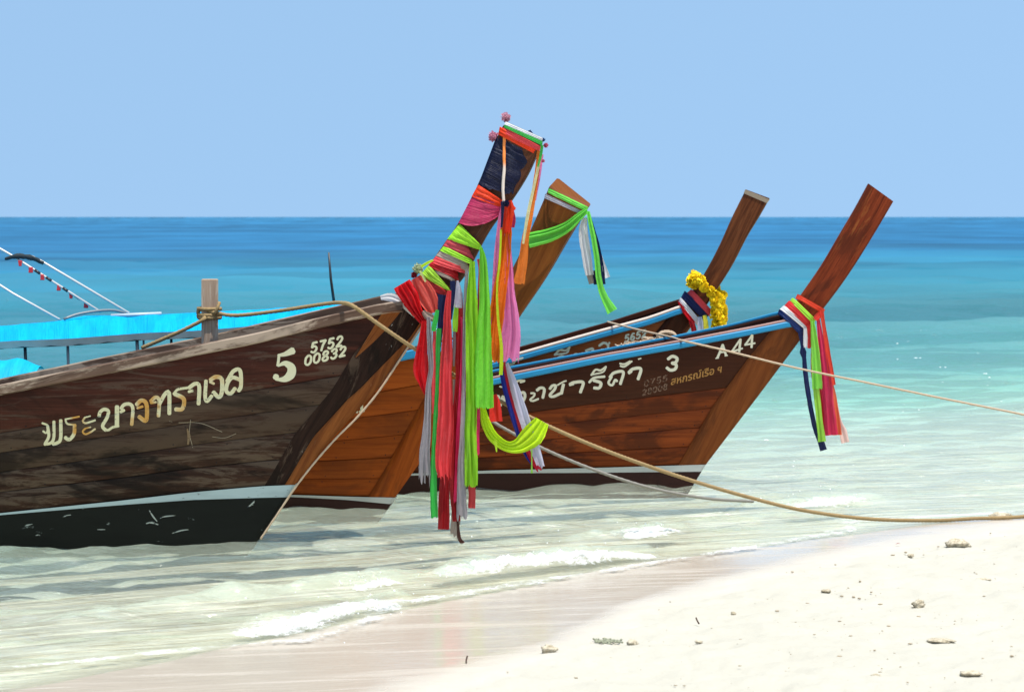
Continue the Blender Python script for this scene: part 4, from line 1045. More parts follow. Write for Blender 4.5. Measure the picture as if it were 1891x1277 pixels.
def wrap(label, LT, LB, RT, RB, Yc, T, col, group=G1, bulge=0.012, sag=0.0, folds=2.5, name='cloth_wrap', mid=None, rag=0.0, trans=0.15, off=0.012):
    """a band of cloth wound right round a post of thickness T whose middle plane lies at depth Yc"""
    _seed[0] += 1; sd = _seed[0]*2.9
    n = 46; m = 10; V = []; UV = []
    for i in range(n):
        th = 2*math.pi*i/n; cs, sn = math.cos(th), math.sin(th)
        s_ = 0.5-0.5*math.copysign(abs(cs)**0.55, cs)
        dy = -math.copysign(abs(sn)**0.45, sn)*(T/2+off)-(bulge*abs(sn) if sn > 0 else 0)
        xt = LT[0]+(RT[0]-LT[0])*s_; yt = LT[1]+(RT[1]-LT[1])*s_; xb = LB[0]+(RB[0]-LB[0])*s_; yb = LB[1]+(RB[1]-LB[1])*s_
        arch = 4*s_*(1-s_)
        yb += sag*arch; yt += (mid or 0)*arch
        ex = (s_-.5)*2*1.2
        for j in range(m):
            v = j/(m-1)
            x = xt+(xb-xt)*v+ex; y = yt+(yb-yt)*v
            if rag and j in (0, m-1): y += rag*mnoise.noise((i*0.9, sd, j))
            bw = min(1.0, math.hypot(xt-xb, yt-yb)/26.0)
            f = bw*(0.005*math.sin(2*math.pi*folds*v+sd+1.5*s_)+0.006*mnoise.noise((s_*5, v*3, sd)))-0.004*bw*abs(2*v-1)**3
            p = W(x, y, Yc); p.y += dy-f*(1 if sn > 0 else -1)
            V.append(p); UV.append((v*max(6, abs(yb-yt))*0.0032+sd, s_*abs(RT[0]-LT[0])*.0032*(1 if sn > 0 else -1)))
    return mk(name, V, grid_faces(n, m, False)+[((n-1)*m+j, (n-1)*m+j+1, j+1, j) for j in range(m-1)], cloth(col, 'cloth', trans), uv=UV, label=label, cat='cloth', group=group)
def pom(label, px, py, rpx, Y, col, group=G1, name='paper_flower', cat='flower', n=90):
    n = int(n*1.2)
    """a frayed rosette of many small petals"""
    mb = MB(); c = W(px, py, Y); r = rpx/FPX*Y
    V = []
    for i in range(9):
        ph = -math.pi/2+math.pi*i/8
        for j in range(14):
            th = 2*math.pi*j/14; d = Vector((math.cos(th)*math.cos(ph), math.sin(th)*math.cos(ph), math.sin(ph)))
            V.append(c+d*r*(.66+.16*mnoise.noise(d*2.3+Vector((px, 0, 0)))))
    mb.add(V, grid_faces(9, 14, True), [(k*.03, k*.01) for k in range(len(V))])
    for k in range(n):
        d = Vector((random.gauss(0, 1), random.gauss(0, 1), random.gauss(0, 1))).normalized(); a = d.orthogonal().normalized(); bq = d.cross(a)
        ro = random.uniform(0, 6.28); a, bq = a*math.cos(ro)+bq*math.sin(ro), bq*math.cos(ro)-a*math.sin(ro)
        b0 = c+d*r*.5; L = r*random.uniform(.25, .55); w = r*.16
        mb.add([b0-a*w*.4, b0+a*w*.4, b0+d*L*.6+a*w+bq*w*.3, b0+d*L+bq*w*.5, b0+d*L*.6-a*w+bq*w*.3], [(0, 1, 2, 3, 4)], [(k*.1, 0), (k*.1+.02, 0), (k*.1+.03, .05), (k*.1, .1), (k*.1-.02, .05)])
    return mb.make(name, cloth(col, 'cloth', .5), label=label, cat=cat, group=group)
def cord(label, pts, r, mat, name='cord', cat='cord', strands=3, pitch=0.04, group=None, sides=9, step=0.012, close=False):
    P = smooth3(pts, step)
    return tube(name, P, r, mat, None, sides, strands, pitch, label=label, cat=cat, group=group)

YP = 14.03                                    # middle plane of the dark boat's prow
def y1(px, py): 
    t, z = b1.plane(px, py); return b1.Y0-t*b1.sn
# wraps, from the tip downwards
wrap('navy cloth peeling round the upper prow of the dark boat', (918, 252), (884, 342), (988, 287), (952, 358), y1(935, 300), .125, (.004, .006, .032), rag=10, sag=3, bulge=.004, off=.006)
wrap('orange band under the tip of the cloth-wrapped prow', (924, 234), (921, 249), (993, 277), (988, 286), y1(955, 258), .128, OREDC)
wrap('rose band above the orange band at the tip of the prow', (930, 235), (927, 247), (999, 272), (994, 280), y1(960, 255), .130, CORAL, off=.016)
wrap('thin green band over the rose band at the very tip', (932, 231), (931, 236), (1001, 262), (1000, 270), y1(966, 250), .132, GREEN, off=.020)
wrap('white cloth over the cut end of the dark boat\'s prow', (935, 225), (932, 231), (1002, 256), (1001, 262), y1(966, 242), .128, WHITE, off=.012)
wrap('flame orange band above the magenta cloth', (884, 341), (872, 363), (930, 372), (927, 386), y1(905, 365), .125, OREDC, off=.014)
wrap('broad magenta cloth gathered round the middle of the prow', (874, 360), (848, 411), (928, 379), (925, 394), y1(888, 390), .125, MAG, sag=13, folds=4, bulge=.02)
wrap('broad lime cloth below the magenta cloth', (850, 412), (827, 441), (888, 453), (888, 462), y1(858, 440), .120, LIME, folds=3, off=.018)
wrap('coral band between the two upper lime bands', (829, 439), (819, 455), (864, 453), (876, 479), y1(848, 458), .115, (0.60, .07, .085))
wrap('narrow lime band under the coral band', (821, 453), (814, 462), (871, 479), (873, 489), y1(845, 470), .115, LIME, off=.016)
wrap('faded taupe band on the lower prow', (815, 462), (806, 472), (864, 484), (867, 503), y1(836, 480), .112, TAUPE)
wrap('bright coral band below the taupe band', (807, 471), (798, 484), (861, 493), (859, 505), y1(830, 488), .112, CORAL, off=.016)
wrap('dark red band above the olive lime cloth', (799, 482), (791, 491), (846, 500), (848, 519), y1(820, 498), .110, (.45, .01, .014))
wrap('pale taupe scrap showing between dark red and lime', (804, 495), (800, 502), (840, 513), (842, 521), y1(822, 508), .108, TAUPE, off=.013)
wrap('olive lime cloth wound low on the prow', (794, 488), (777, 507), (829, 531), (835, 540), y1(806, 516), .108, (.36, .66, .04), folds=3, off=.020)
wrap('brick red cloth under the olive lime cloth', (780, 505), (760, 519), (829, 538), (824, 552), y1(796, 528), .106, (.55, .035, .035), off=.014)
wrap('navy band at the root of the prow', (786, 526), (782, 536), (828, 552), (810, 566), y1(805, 545), .104, NAVY, off=.010)
YN = 13.95
ribbon('white cloth folded over the bow above the gunwale end', [(703, 550, 8), (722, 549, 16), (744, 560, 13), (764, 580, 9), (780, 592, 5)], (YN, YN+.02), WHITE, 1, .006, name='cloth_wrap', cat='cloth')
ribbon('big salmon cloth swathed over the root of the prow', [(768, 512, 18), (779, 532, 36), (793, 556, 34), (801, 577, 18)], YN-.015, SALMON, 2, .012, name='cloth_wrap', cat='cloth')
ribbon('bright red cloth pulled tight from gunwale to knot', [(742, 524, 34), (756, 548, 34), (770, 575, 22), (784, 598, 12)], YN-.03, RED, 4, .010, name='cloth_wrap', cat='cloth')
ribbon('taupe knot under the salmon cloth', [(781, 574, 6), (789, 583, 15), (799, 588, 12), (802, 594, 4)], YN-.04, TAUPE, 1, .008, name='cloth_knot', cat='knot')
# hanging strips, back to front
YR = YN-0.05
ribbon('dark red strip hanging behind the others, ends in a clean square edge low down', [(823, 600, 12), (823, 760, 14), (823, 860, 18), (820, 920, 20), (819, 977, 22)], YR+.02, DRED, 1.2, .006)
ribbon('taupe strip ending lowest of all the hanging strips', [(840, 700, 8), (842, 860, 12), (842, 950, 17), (840, 975, 17), (839, 990, 14)], YR+.02, TAUPE, 1.5, .006, 7)
ribbon('dark brown tail hanging under the lowest taupe strip', [(844, 960, 5), (847, 984, 6), (849, 995, 7), (855, 1003, 8)], YR+.02, BROWN, 1, .004)
ribbon('deep red strip beside the grey ones, darkest of the long strips', [(849, 540, 10), (848, 590, 14), (846, 650, 11), (846, 700, 10), (842, 760, 12), (840, 830, 14), (838, 900, 15), (843, 962, 14)], YR, DRED, 1.5, .007)
ribbon('navy strip hanging at the root of the prow', [(818, 544, 18), (815, 575, 13), (813, 607, 10), (812, 640, 5)], YR, NAVY, 1, .006)
ribbon('second navy strip behind the short grey strip', [(836, 518, 10), (837, 545, 9), (834, 575, 5), (833, 590, 3)], YR, NAVY, 1, .005)
ribbon('narrow coral strip beside the long grey strip', [(803, 585, 6), (802, 640, 6), (801, 700, 7), (801, 735, 6), (801, 762, 5)], YR-.005, CORAL, 1, .005, 4)
ribbon('long dark green strip reaching almost to the water', [(811, 606, 9), (809, 640, 9), (808, 700, 7), (805, 760, 8), (803, 800, 9), (801, 860, 11), (801, 920, 13), (802, 955, 13)], YR-.012, GREEN, 1.3, .007, 2)
ribbon('short bright green strip above the dark green one', [(808, 572, 6), (804, 590, 9), (800, 611, 9)], YR-.02, (.05, .60, .09), 1, .005, 1)
ribbon('crimson strip between the deep red and grey strips', [(852, 585, 4), (854, 640, 6), (852, 720, 9), (848, 790, 11), (846, 850, 11), (843, 900, 9), (841, 928, 7)], YR-.010, CRIM, 1.2, .006, 4)
ribbon('long grey strip that turns taupe and frays near the water', [(862, 498, 6), (859, 560, 7), (857, 640, 6), (856, 720, 7), (854, 800, 9), (851, 860, 13), (852, 900, 16), (853, 955, 20)], YR-.018, GREY, 1.8, .008, 7)
ribbon('broad coral strip, the widest red one, torn at its lower end', [(830, 536, 7), (827, 560, 11), (826, 600, 15), (825, 650, 21), (823, 700, 23), (823, 760, 28), (822, 800, 31), (819, 850, 30), (821, 888, 24)], YR-.03, CORAL, 2.4, .013, 16)
ribbon('bright red cloth hanging free at the left of the bundle', [(784, 592, 10), (782, 620, 15), (779, 650, 21), (777, 684, 28), (781, 706, 17), (786, 728, 5)], YR-.02, (.74, .008, .014), 1.6, .010)
ribbon('grey frayed strip hanging farthest left over the honey hull', [(791, 585, 7), (793, 620, 10), (795, 650, 10), (796, 680, 9), (792, 710, 10), (790, 740, 12), (789, 780, 14), (785, 830, 19), (784, 886, 24)], YR-.035, GREY, 2.2, .010, 16)
ribbon('short grey strip knotted high on the bundle', [(845, 518, 4), (847, 535, 11), (846, 555, 14), (845, 568, 16)], YR-.03, LAV, 1.5, .007)
ribbon('short lime strip under the short grey strip', [(843, 562, 7), (841, 590, 10), (840, 612, 9)], YR-.022, LIME, 1, .005, 1)
ribbon('thin dusty strip beside the short lime strip', [(839, 606, 4), (839, 640, 6), (838, 676, 3)], YR-.02, (.20, .14, .14), 1, .004)
ribbon('rose strip peeping out behind the lime strips', [(884, 478, 7), (888, 500, 9), (886, 540, 8), (884, 620, 6), (882, 700, 6)], YR+.0, (.55, .06, .08), 1, .006)
ribbon('red strip with square end low behind the lime strips', [(871, 700, 8), (871, 880, 13), (872, 910, 13), (871, 938, 13)], YR, (.60, .05, .05), 1, .005)
ribbon('magenta red strip hanging below the green lime cloth', [(880, 740, 11), (880, 770, 13), (879, 805, 13), (879, 838, 13)], YR-.02, CRIM, 1, .006, 3)
ribbon('long lime strip, left of the two lime ones and the longer', [(873, 482, 9), (872, 510, 13), (871, 560, 21), (872, 620, 25), (872, 680, 23), (871, 740, 21), (869, 800, 22), (870, 850, 24), (870, 897, 25)], YR-.035, LIME, 2.3, .012, 4)
ribbon('wide green lime cloth hanging in front at the right, square end', [(888, 456, 5), (892, 480, 13), (894, 520, 17), (895, 560, 20), (894, 600, 25), (893, 650, 30), (894, 700, 33), (895, 753, 33)], YR-.055, LIMEG, 2.0, .012, 2)
# second bunch, tied at the magenta cloth
YS = YN-0.02
ribbon('pink strip at the left of the orange bunch', [(928, 378, 6), (922, 420, 9), (917, 480, 11), (914, 540, 12), (911, 600, 14)], YS, PINK, 1.2, .006, fade=.1)
ribbon('broad pink cloth at the right of the orange bunch, flaring low down', [(936, 420, 8), (939, 480, 14), (941, 540, 20), (943, 580, 28), (944, 620, 36), (939, 664, 38)], YS-.005, PINK, 2.6, .014, 7, fade=.1)
ribbon('long neon orange strip in the middle of the bunch', [(936, 385, 12), (935, 420, 20), (931, 480, 22), (923, 540, 25), (915, 600, 29), (910, 668, 28)], YS-.02, ORANGE, 2.2, .012, 3, fade=.05)
ribbon('vermilion cloth knotted at the top of the orange bunch', [(939, 370, 12), (940, 385, 20), (938, 405, 18), (936, 430, 12)], YS-.035, OREDC, 1.6, .008, 5)
ribbon('small vermilion end sticking out to the right of the knot', [(938, 376, 8), (946, 383, 9), (952, 386, 4)], YS-.03, OREDC, 1, .005)
ribbon('dark magenta end behind the vermilion knot', [(944, 385, 8), (947, 405, 10), (946, 420, 8)], YS, MAG, 1, .005)
ribbon('braided yellow-green tape down the orange bunch', [(925, 424, 4), (923, 480, 4), (918, 530, 4), (920, 590, 5), (926, 640, 6), (925, 692, 7)], YS-.045, YLIME, 1, .004)
ribbon('navy knot tail under the white plait', [(929, 372, 9), (928, 395, 5), (926, 420, 4)], YS-.05, NAVY, 1, .005)
# streamers from the very tip
YT = y1(995, 280)-0.05
ribbon('orange streamer hanging from the tip of the prow', [(996, 278, 8), (990, 330, 9), (979, 400, 11), (970, 440, 13), (966, 480, 17), (958, 523, 21)], YT, (.95, .24, .03), 1.4, .008, 2, fade=.05)
ribbon('pale yellow streamer along the left of the tip streamer', [(998, 290, 5), (987, 340, 5), (974, 400, 6), (966, 450, 4)], YT-.02, PALEY, 1, .004)
ribbon('pink streamer along the right of the tip streamer', [(1001, 285, 6), (995, 330, 5), (988, 370, 4)], YT+.01, PINK, 1, .004)
ribbon('green cord end hanging from the tip', [(1001, 268, 5), (998, 290, 5), (993, 308, 3)], YT-.03, GREEN, 1, .003)
pom('pink paper flower standing on top of the prow tip', 934, 217, 11, y1(934, 217), (1.0, .52, .64))
pom('pink paper flower on the left edge of the prow', 911, 252, 11.5, y1(911, 251)-.03, (1.0, .46, .62))
pom('smaller pink flower at the right corner of the prow tip', 1008, 268, 6, y1(1000, 268)-.02, (.85, .16, .30), n=50)
pom('smallest pink tuft under the right corner of the tip', 1003, 297, 4, YT-.02, (.85, .2, .32), n=36)
pom('tuft of blue thread on the prow tip', 978, 246, 7, y1(970, 246)-.03, (.02, .05, .22), name='thread_tuft', cat='thread', n=40)
pom('blue thread at the right corner of the tip', 1003, 258, 5, y1(1000, 256)-.03, (.03, .12, .35), name='thread_tuft', cat='thread', n=30)
pom('navy thread knot where the white plait ends', 935, 376, 8, YS-.06, NAVY, name='thread_tuft', cat='thread', n=50)
pom('frayed white and lime rosette at the back of the prow', 772, 496, 12, YN-.02, (.72, .80, .50), n=80)
pom('dark red rosette under the frayed white one', 765, 507, 8, YN-.02, (.40, .01, .03), n=50)
ribbon('lime tie stretched from the rosette to the prow', [(778, 492, 5), (790, 485, 5), (800, 480, 3)], YN-.04, YLIME, 1, .003)
ribbon('pale lime tie end hanging from the rosette', [(776, 500, 4), (781, 510, 4), (786, 520, 4)], YN-.06, (.72, .82, .35), 1, .003)
t = NT('plait'); p = t.pos(); sz = t.N('ShaderNodeSeparateXYZ'); t.L(p, sz.inputs[0])
c = t.mix(t.ramp(t.math('ADD', sz.outputs[2], t.math('MULTIPLY', t.noise(p, 30, 2), .03)), W(0, 300, YP).z-.03, W(0, 292, YP).z+.0), (.62, .52, .44), (.85, .25, .06))
M_plait = t.done(t.princ(c, .8, .2))
cord('orange and white plaited cord hanging down the face of the prow', [W(934, 236, YN+.01), W(931, 262, YN-.005), W(931, 310, YN-.02), W(929, 345, YN-.025), W(930, 374, YN-.03)], 0.009, M_plait, 'plaited_cord', 'cord', 3, 0.035)
# blue-red-white strips blown to the right
ribbon('blue strip of the tricolour cloth blown across the teak boat', [(923, 668, 6), (934, 715, 13), (950, 775, 11), (968, 830, 9), (984, 858, 5)], (YS+.05, YS+.05), BLUE, 1.2, .006)
ribbon('red strip of the tricolour cloth beside the blue one', [(930, 668, 7), (944, 722, 11), (961, 785, 10), (978, 835, 13), (996, 866, 12)], (YS+.045, YS+.04), (.55, .01, .03), 1.2, .006, 4)
ribbon('pale lavender strip of the tricolour cloth, ends frayed', [(936, 670, 6), (951, 718, 17), (969, 775, 20), (986, 822, 19), (999, 862, 14)], (YS+.035, YS+.03), LAV, 1.4, .007, 7)
ribbon('small vermilion flag beside the end of the green lime cloth', [(912, 728, 10), (914, 745, 20), (916, 778, 25)], YS-.0, (.85, .035, .02), 1.2, .007)
# ------------------------------------------------------------------ ropes
def ropemat(name, a, bcol):
    t = NT(name); n = t.noise(t.mapv(t.uv(), (60, 3, 1)), 1.0, 4, .6); c = t.mix(n, a, bcol); return t.done(t.princ(c, .85, .15, t.bump(t.noise(t.mapv(t.uv(), (300, 20, 1)), 1.0, 3), .4, .003)))
M_rope = ropemat('rope_hemp', (0.20, 0.13, 0.055), (0.33, 0.235, 0.12)); M_rope_pale = ropemat('rope_pale', (0.36, 0.26, 0.17), (0.52, 0.40, 0.29)); M_rope_grey = ropemat('rope_grey', (0.16, 0.15, 0.13), (0.26, 0.24, 0.21))
gz = lambda x, y: float(ground_z(np.array([x]), np.array([y]))[0])
bt = 14.28
pb = W(387, 570, bt)
def ring(zpx, k0=0): return [Vector((pb.x+.064*math.cos(a), pb.y+.064*math.sin(a), W(0, zpx, bt).z)) for a in (R(200), R(250), R(310), R(360), R(60), R(120), R(180))]
rp = [W(262, 642, 14.30), W(300, 626, 14.26), W(345, 606, 14.22), W(378, 588, 14.20)]+ring(586)+ring(581)+ring(570)+[W(402, 578, 14.21), W(440, 582, 14.2), W(520, 573, 14.12), W(600, 561, 13.98), W(632, 559, 13.86), W(654, 566, 13.80), W(700, 599, 13.80), W(748, 632, 13.87), W(776, 651, 13.99)]
# on to the beach
end = [W(830, 687, 14.02), W(925, 741, 14.03), W(1010, 785, 14.04), W(1120, 832, 14.1), W(1250, 878, 14.3), W(1370, 914, 14.5), W(1480, 941, 14.7), W(1600, 957, 14.9)]
tail = []
for x, y, Y in ((1720, 961, 15.05), (1800, 962.5, 15.08), (1860, 961, 15.1), (1950, 957, 15.2), (2080, 962, 15.1), (2240, 975, 14.8)):
    q = W(x, y, Y); q.z = max(q.z, gz(q.x, q.y)+.018); tail.append(q)
cord('thick tan mooring rope from the wooden bitt over the gunwale to the sand', rp+end+tail, 0.0115, M_rope, 'mooring_rope', 'rope', 3, 0.07, 'mooring ropes')
cord('loose rope end sticking up from the turns on the bitt', [W(396, 580, 14.19), W(402, 568, 14.18), W(405, 558, 14.2)], 0.010, M_rope, 'rope_end', 'rope', 3, .05)
cord('thin grey mooring rope sagging into the shallows', [W(880, 758, 15.1), W(930, 790, 15.0), W(1010, 831, 14.9), W(1100, 868, 14.9), W(1200, 900, 15.0), W(1300, 919, 15.3), W(1390, 925.5, 15.9)], 0.010, M_rope_grey, 'mooring_rope', 'rope', 3, 0.05, 'mooring ropes')
cord('pale mooring rope crossing the lettering of the boat marked A44', [W(1122, 594, 18.35), W(1180, 609, 17.8), W(1238, 622, 17.2), W(1262, 629, 16.72), W(1340, 647, 16.6), W(1470, 679, 16.5), W(1600, 706, 16.4), W(1740, 735, 16.3), W(1880, 763, 16.2), W(1990, 786, 16.1), (5.2, 15.7, .42), (6.6, 15.1, gz(6.6, 15.1)+.02), (7.6, 14.8, gz(7.6, 14.8)+.015)], 0.0072, M_rope_pale, 'mooring_rope', 'rope', 3, 0.05, 'mooring ropes')
cord('thin pale line running along the stem of the dark boat', [b1.P(b1.plane(x, y)[0]+.008, .055, b1.plane(x, y)[1]) for x, y in ((779, 601), (740, 660), (700, 720), (660, 768), (620, 808), (582, 851), (547, 896), (512, 948), (482, 992))], 0.006, M_rope_pale, 'stem_line', 'cord', 2, 0.03)  # thin pale tube following the stem edge
cq = W(1229, 623, 17.55)
cord('small coil of white rope on the far rail of the boat marked A44', [cq+Vector((.062*math.cos(a)+.003*a*.3, .02*math.sin(a*.5), .030*math.sin(a)+.0012*a)) for a in np.linspace(0, 18.5, 60)], 0.0075, M_rope_pale, 'rope_coil', 'rope', 2, .03)
mb = MB()
for k in range(26):
    x = 1138+64*random.random(); q = W(x, interp(x, [1138, 1204], [644, 630])+random.uniform(-5, 1), 17.5)
    a_, f_, u_ = tube_data(smooth3([q+Vector((random.uniform(-.07, .07), random.uniform(-.03, .03), random.uniform(-.012, .014))) for _ in range(4)], .015), .005, 6); mb.add(a_, f_, u_)
mb.make('rope_pile', M_rope_pale, label='tangle of pale rope lying along the rail left of the coil', cat='rope')
# lime cloth slung from the thick rope, with its tails
ribbon('yellow lime cloth slung like a hammock from the tan rope', [(891, 748, 10), (897, 780, 17), (911, 806, 20), (934, 823, 19), (957, 823, 28), (979, 808, 40), (993, 790, 36), (1001, 777, 27)], (YS-.05, 13.96), YLIME, 3.6, .008, trans=.4, fade=.05)
ribbon('short torn end under the slung lime cloth, left one', [(914, 812, 7), (916, 822, 5), (917, 834, 2)], YS-.05, YLIME, 1, .003)
ribbon('thin torn thread under the slung lime cloth, right one', [(982, 830, 3), (982, 850, 2), (982, 873, 4)], 13.9, (.30, .62, .08), 1, .003)

# ------------------------------------------------------------------ cloths of the other boats
def y2(px, py):
    t, z = b2.plane(px, py); return b2.Y0-t*b2.sn
Y2 = y2(1050, 370)
wrap('pale grey band just under the green band on the honey prow', (1008, 358), (1006, 366), (1078, 392), (1072, 397), Y2, .155, (.45, .42, .46), G2)
wrap('bright green band at the tip of the honey boat\'s prow', (1014, 347), (1012, 356), (1086, 383), (1081, 391), Y2, .157, GRN2, G2, off=.016)
ribbon('bright green cloth drawn from the tip knot down across the honey prow', [(1084, 388, 10), (1066, 403, 15), (1045, 420, 20), (1015, 434, 25), (975, 444, 28)], Y2-.11, GRN2, 2.2, .012, group=G2, fade=.05)
Y2r = Y2-.10
ribbon('white strip hanging left of the green tail', [(1080, 402, 9), (1077, 425, 16), (1082, 465, 18), (1089, 508, 15)], Y2r, WHITE, 2, .009, group=G2)
ribbon('taupe end under the white strip', [(1086, 490, 8), (1088, 506, 11), (1092, 524, 9)], Y2r+.02, TAUPE, 1, .005, group=G2)
ribbon('navy strip behind the green tail', [(1089, 400, 5), (1100, 445, 10), (1108, 490, 14), (1111, 525, 15)], Y2r+.01, NAVY, 1.4, .007, group=G2)
ribbon('navy end low behind the white strip', [(1095, 500, 6), (1100, 512, 12), (1102, 525, 10)], Y2r+.03, (.008, .012, .05), 1, .005, group=G2)
ribbon('white triangular end blown to the right', [(1104, 455, 4), (1112, 485, 9), (1121, 513, 13)], Y2r+.02, WHITE, 1, .006, group=G2)
ribbon('long bright green tail flaring at its lower end', [(1086, 390, 6), (1093, 425, 9), (1101, 470, 10), (1107, 520, 11), (1117, 550, 14), (1131, 575, 20)], Y2r-.03, GRN2, 1.4, .008, group=G2, fade=.05)

Y3 = b3.Y0-b3.plane(1300, 540)[0]*b3.sn
for lb, a_, b_, c_, d_, col, of in (('red band lowest on the garlanded prow', (1253, 556), (1257, 571), (1284, 588), (1278, 604), RED, .016), ('white band above the red one on the garlanded prow', (1258, 549), (1255, 557), (1292, 592), (1286, 600), WHITE, .018),
                              ('navy band above the white one on the garlanded prow', (1266, 537), (1259, 550), (1308, 580), (1298, 592), NAVY, .022), ('rose band under the garland', (1278, 534), (1270, 541), (1312, 572), (1308, 584), CORAL, .024)):
    wrap(lb, a_, b_, c_, d_, Y3, .155, col, G3, off=of)
ribbon('pale blue strip hanging under the garland', [(1292, 585, 8), (1294, 600, 12), (1294, 625, 14)], Y3-.13, (.55, .58, .75), 1.5, .007, group=G3)
ribbon('yellow green strip hanging beside the pale blue one', [(1301, 582, 7), (1304, 600, 9), (1305, 625, 10)], Y3-.135, YELL, 1, .005, group=G3)
ribbon('dark red strip hanging left under the garland', [(1276, 592, 9), (1281, 605, 10), (1284, 628, 8)], Y3-.12, DRED, 1, .005, group=G3)
# marigold garland: a thing made of its flowers
gl_ = empty('flower_garland', W(1305, 560, Y3-.1), 'yellow marigold garland looped round the farthest prow', 'garland')
t = NT('marigold'); p = t.pos(); c = t.mix(t.noise(p, 60, 4, .6), (.74, .48, .010), (.92, .76, .025)); M_mari = t.done(t.princ(c, .8, .1))
mb = MB()
for k in range(42):
    d = Vector((random.gauss(0, 1), random.gauss(0, 1), random.gauss(0, 1))).normalized(); a = d.orthogonal().normalized(); bq = d.cross(a)
    r = 1.0; w = .42; b0 = d*.55
    mb.add([b0-a*w*.6, b0+a*w*.6, d*1.02+a*w+bq*.2, d*1.12+bq*.35, d*1.02-a*w+bq*.2], [(0, 1, 2, 3, 4)])
for sgn in (1,):
    ico = [Vector(v).normalized()*.72 for v in ((1, 0, 0), (-1, 0, 0), (0, 1, 0), (0, -1, 0), (0, 0, 1), (0, 0, -1))]
    mb.add(ico, [(0, 2, 4), (2, 1, 4), (1, 3, 4), (3, 0, 4), (2, 0, 5), (1, 2, 5), (3, 1, 5), (0, 3, 5)])
fm = bpy.data.meshes.new('flower'); fm.from_pydata(mb.v, [], mb.f); fm.materials.append(M_mari); fm.update()
def flower(pos, r):
    o = bpy.data.objects.new('flower', fm); COL.objects.link(o); o.parent = gl_; o.matrix_parent_inverse = Matrix.Translation(-gl_.location)
    o.location = pos; o.scale = (r, r, r); o.rotation_euler = (random.uniform(0, 6), random.uniform(0, 6), random.uniform(0, 6))
loop = smooth3([W(1279, 519, Y3-.11), W(1290, 517, Y3-.13), W(1303, 530, Y3-.14), W(1318, 542, Y3-.14), W(1327, 548, Y3-.09), W(1325, 540, Y3+.08), W(1305, 520, Y3+.1), W(1284, 512, Y3+.06), W(1279, 519, Y3-.06)], .030)
for q in loop:
    for _ in range(2): flower(Vector(q)+Vector((random.gauss(0, .010), random.gauss(0, .010), random.gauss(0, .012))), random.uniform(.030, .038))
for (xx, yt, yb, dy) in ((1318, 548, 608, -.12), (1330, 552, 604, -.08), (1324, 556, 612, -.14)):
    n = 11
    for k in range(n):
        u = k/(n-1); flower(W(xx+4*math.sin(u*2.5)+random.gauss(0, 1.5), yt+(yb-yt)*u, Y3+dy)+Vector((0, random.gauss(0, .01), 0)), random.uniform(.029, .037))

Y4 = b4.Y0-b4.plane(1500, 570)[0]*b4.sn
wrap('navy band lowest on the A44 boat\'s prow', (1441, 571), (1438, 579), (1482, 608), (1478, 622), Y4, .15, (.012, .03, .14), G4, off=.014)
wrap('white band above the navy one on the A44 boat\'s prow', (1449, 564), (1442, 571), (1492, 603), (1488, 612), Y4, .15, WHITE, G4, off=.016)
wrap('red cloth between white and green bands', (1459, 555), (1449, 566), (1500, 594), (1492, 608), Y4, .15, (.70, .03, .03), G4, off=.018, folds=3)
wrap('lime band on the A44 boat\'s prow', (1465, 550), (1460, 557), (1504, 590), (1499, 599), Y4, .15, (.40, .80, .06), G4, off=.022)
wrap('orange red band highest on the A44 boat\'s prow', (1475, 543), (1471, 551), (1521, 571), (1517, 579), Y4, .15, (.85, .06, .02), G4, off=.024)
Y4r = Y4-.11
ribbon('long navy strip with a knot, ends lowest', [(1478, 612, 9), (1482, 640, 7), (1483, 650, 13), (1485, 660, 8), (1487, 685, 9), (1494, 735, 9), (1504, 785, 9), (1515, 812, 12), (1521, 831, 13)], Y4r+.01, NAVY, 1.2, .006, group=G4)
ribbon('short pale ruffle beside the navy knot', [(1488, 606, 8), (1488, 625, 9), (1487, 640, 8)], Y4r, WHITE, 1.5, .006, 4, group=G4)
ribbon('short red end beside the pale ruffle', [(1494, 600, 9), (1496, 622, 9), (1494, 643, 6)], Y4r, (.65, .03, .03), 1, .005, group=G4)
ribbon('deep red strip behind the lime tails', [(1502, 620, 8), (1502, 690, 8), (1516, 740, 18), (1524, 803, 16)], Y4r+.03, (.55, .02, .03), 1.5, .006, group=G4)
ribbon('long lower lime tail of the A44 boat', [(1505, 690, 10), (1509, 735, 12), (1514, 780, 12), (1518, 815, 15)], Y4r-.005, (.38, .78, .08), 1.2, .006, group=G4)
ribbon('upper lime tail of the A44 boat', [(1500, 592, 7), (1503, 620, 12), (1507, 665, 17), (1509, 718, 19)], Y4r-.02, (.30, .80, .09), 1.6, .008, 2, group=G4)
ribbon('rose red streamer reaching low on the A44 boat', [(1511, 590, 6), (1518, 645, 14), (1526, 705, 20), (1531, 760, 21), (1536, 803, 24)], Y4r-.01, (.78, .04, .12), 1.9, .009, group=G4)
ribbon('orange red streamer with the shorter square end', [(1517, 572, 8), (1521, 600, 7), (1528, 645, 9), (1538, 711, 11)], Y4r-.02, (.85, .06, .03), 1.1, .006, group=G4)
ribbon('coral streamer below the orange red one', [(1535, 705, 6), (1541, 745, 12), (1546, 803, 17)], Y4r, (.85, .14, .06), 1.2, .006, group=G4)
ribbon('pale peach end flung out at the right', [(1545, 745, 4), (1551, 778, 7), (1556, 795, 14), (1561, 817, 15)], Y4r+.01, PEACH, 1.2, .006, group=G4)
ribbon('small red knot at the front of the A44 boat\'s prow', [(1505, 590, 9), (1510, 584, 12), (1516, 576, 7)], Y4r-.02, (.85, .05, .03), 1, .006, group=G4, name='cloth_knot', cat='knot')

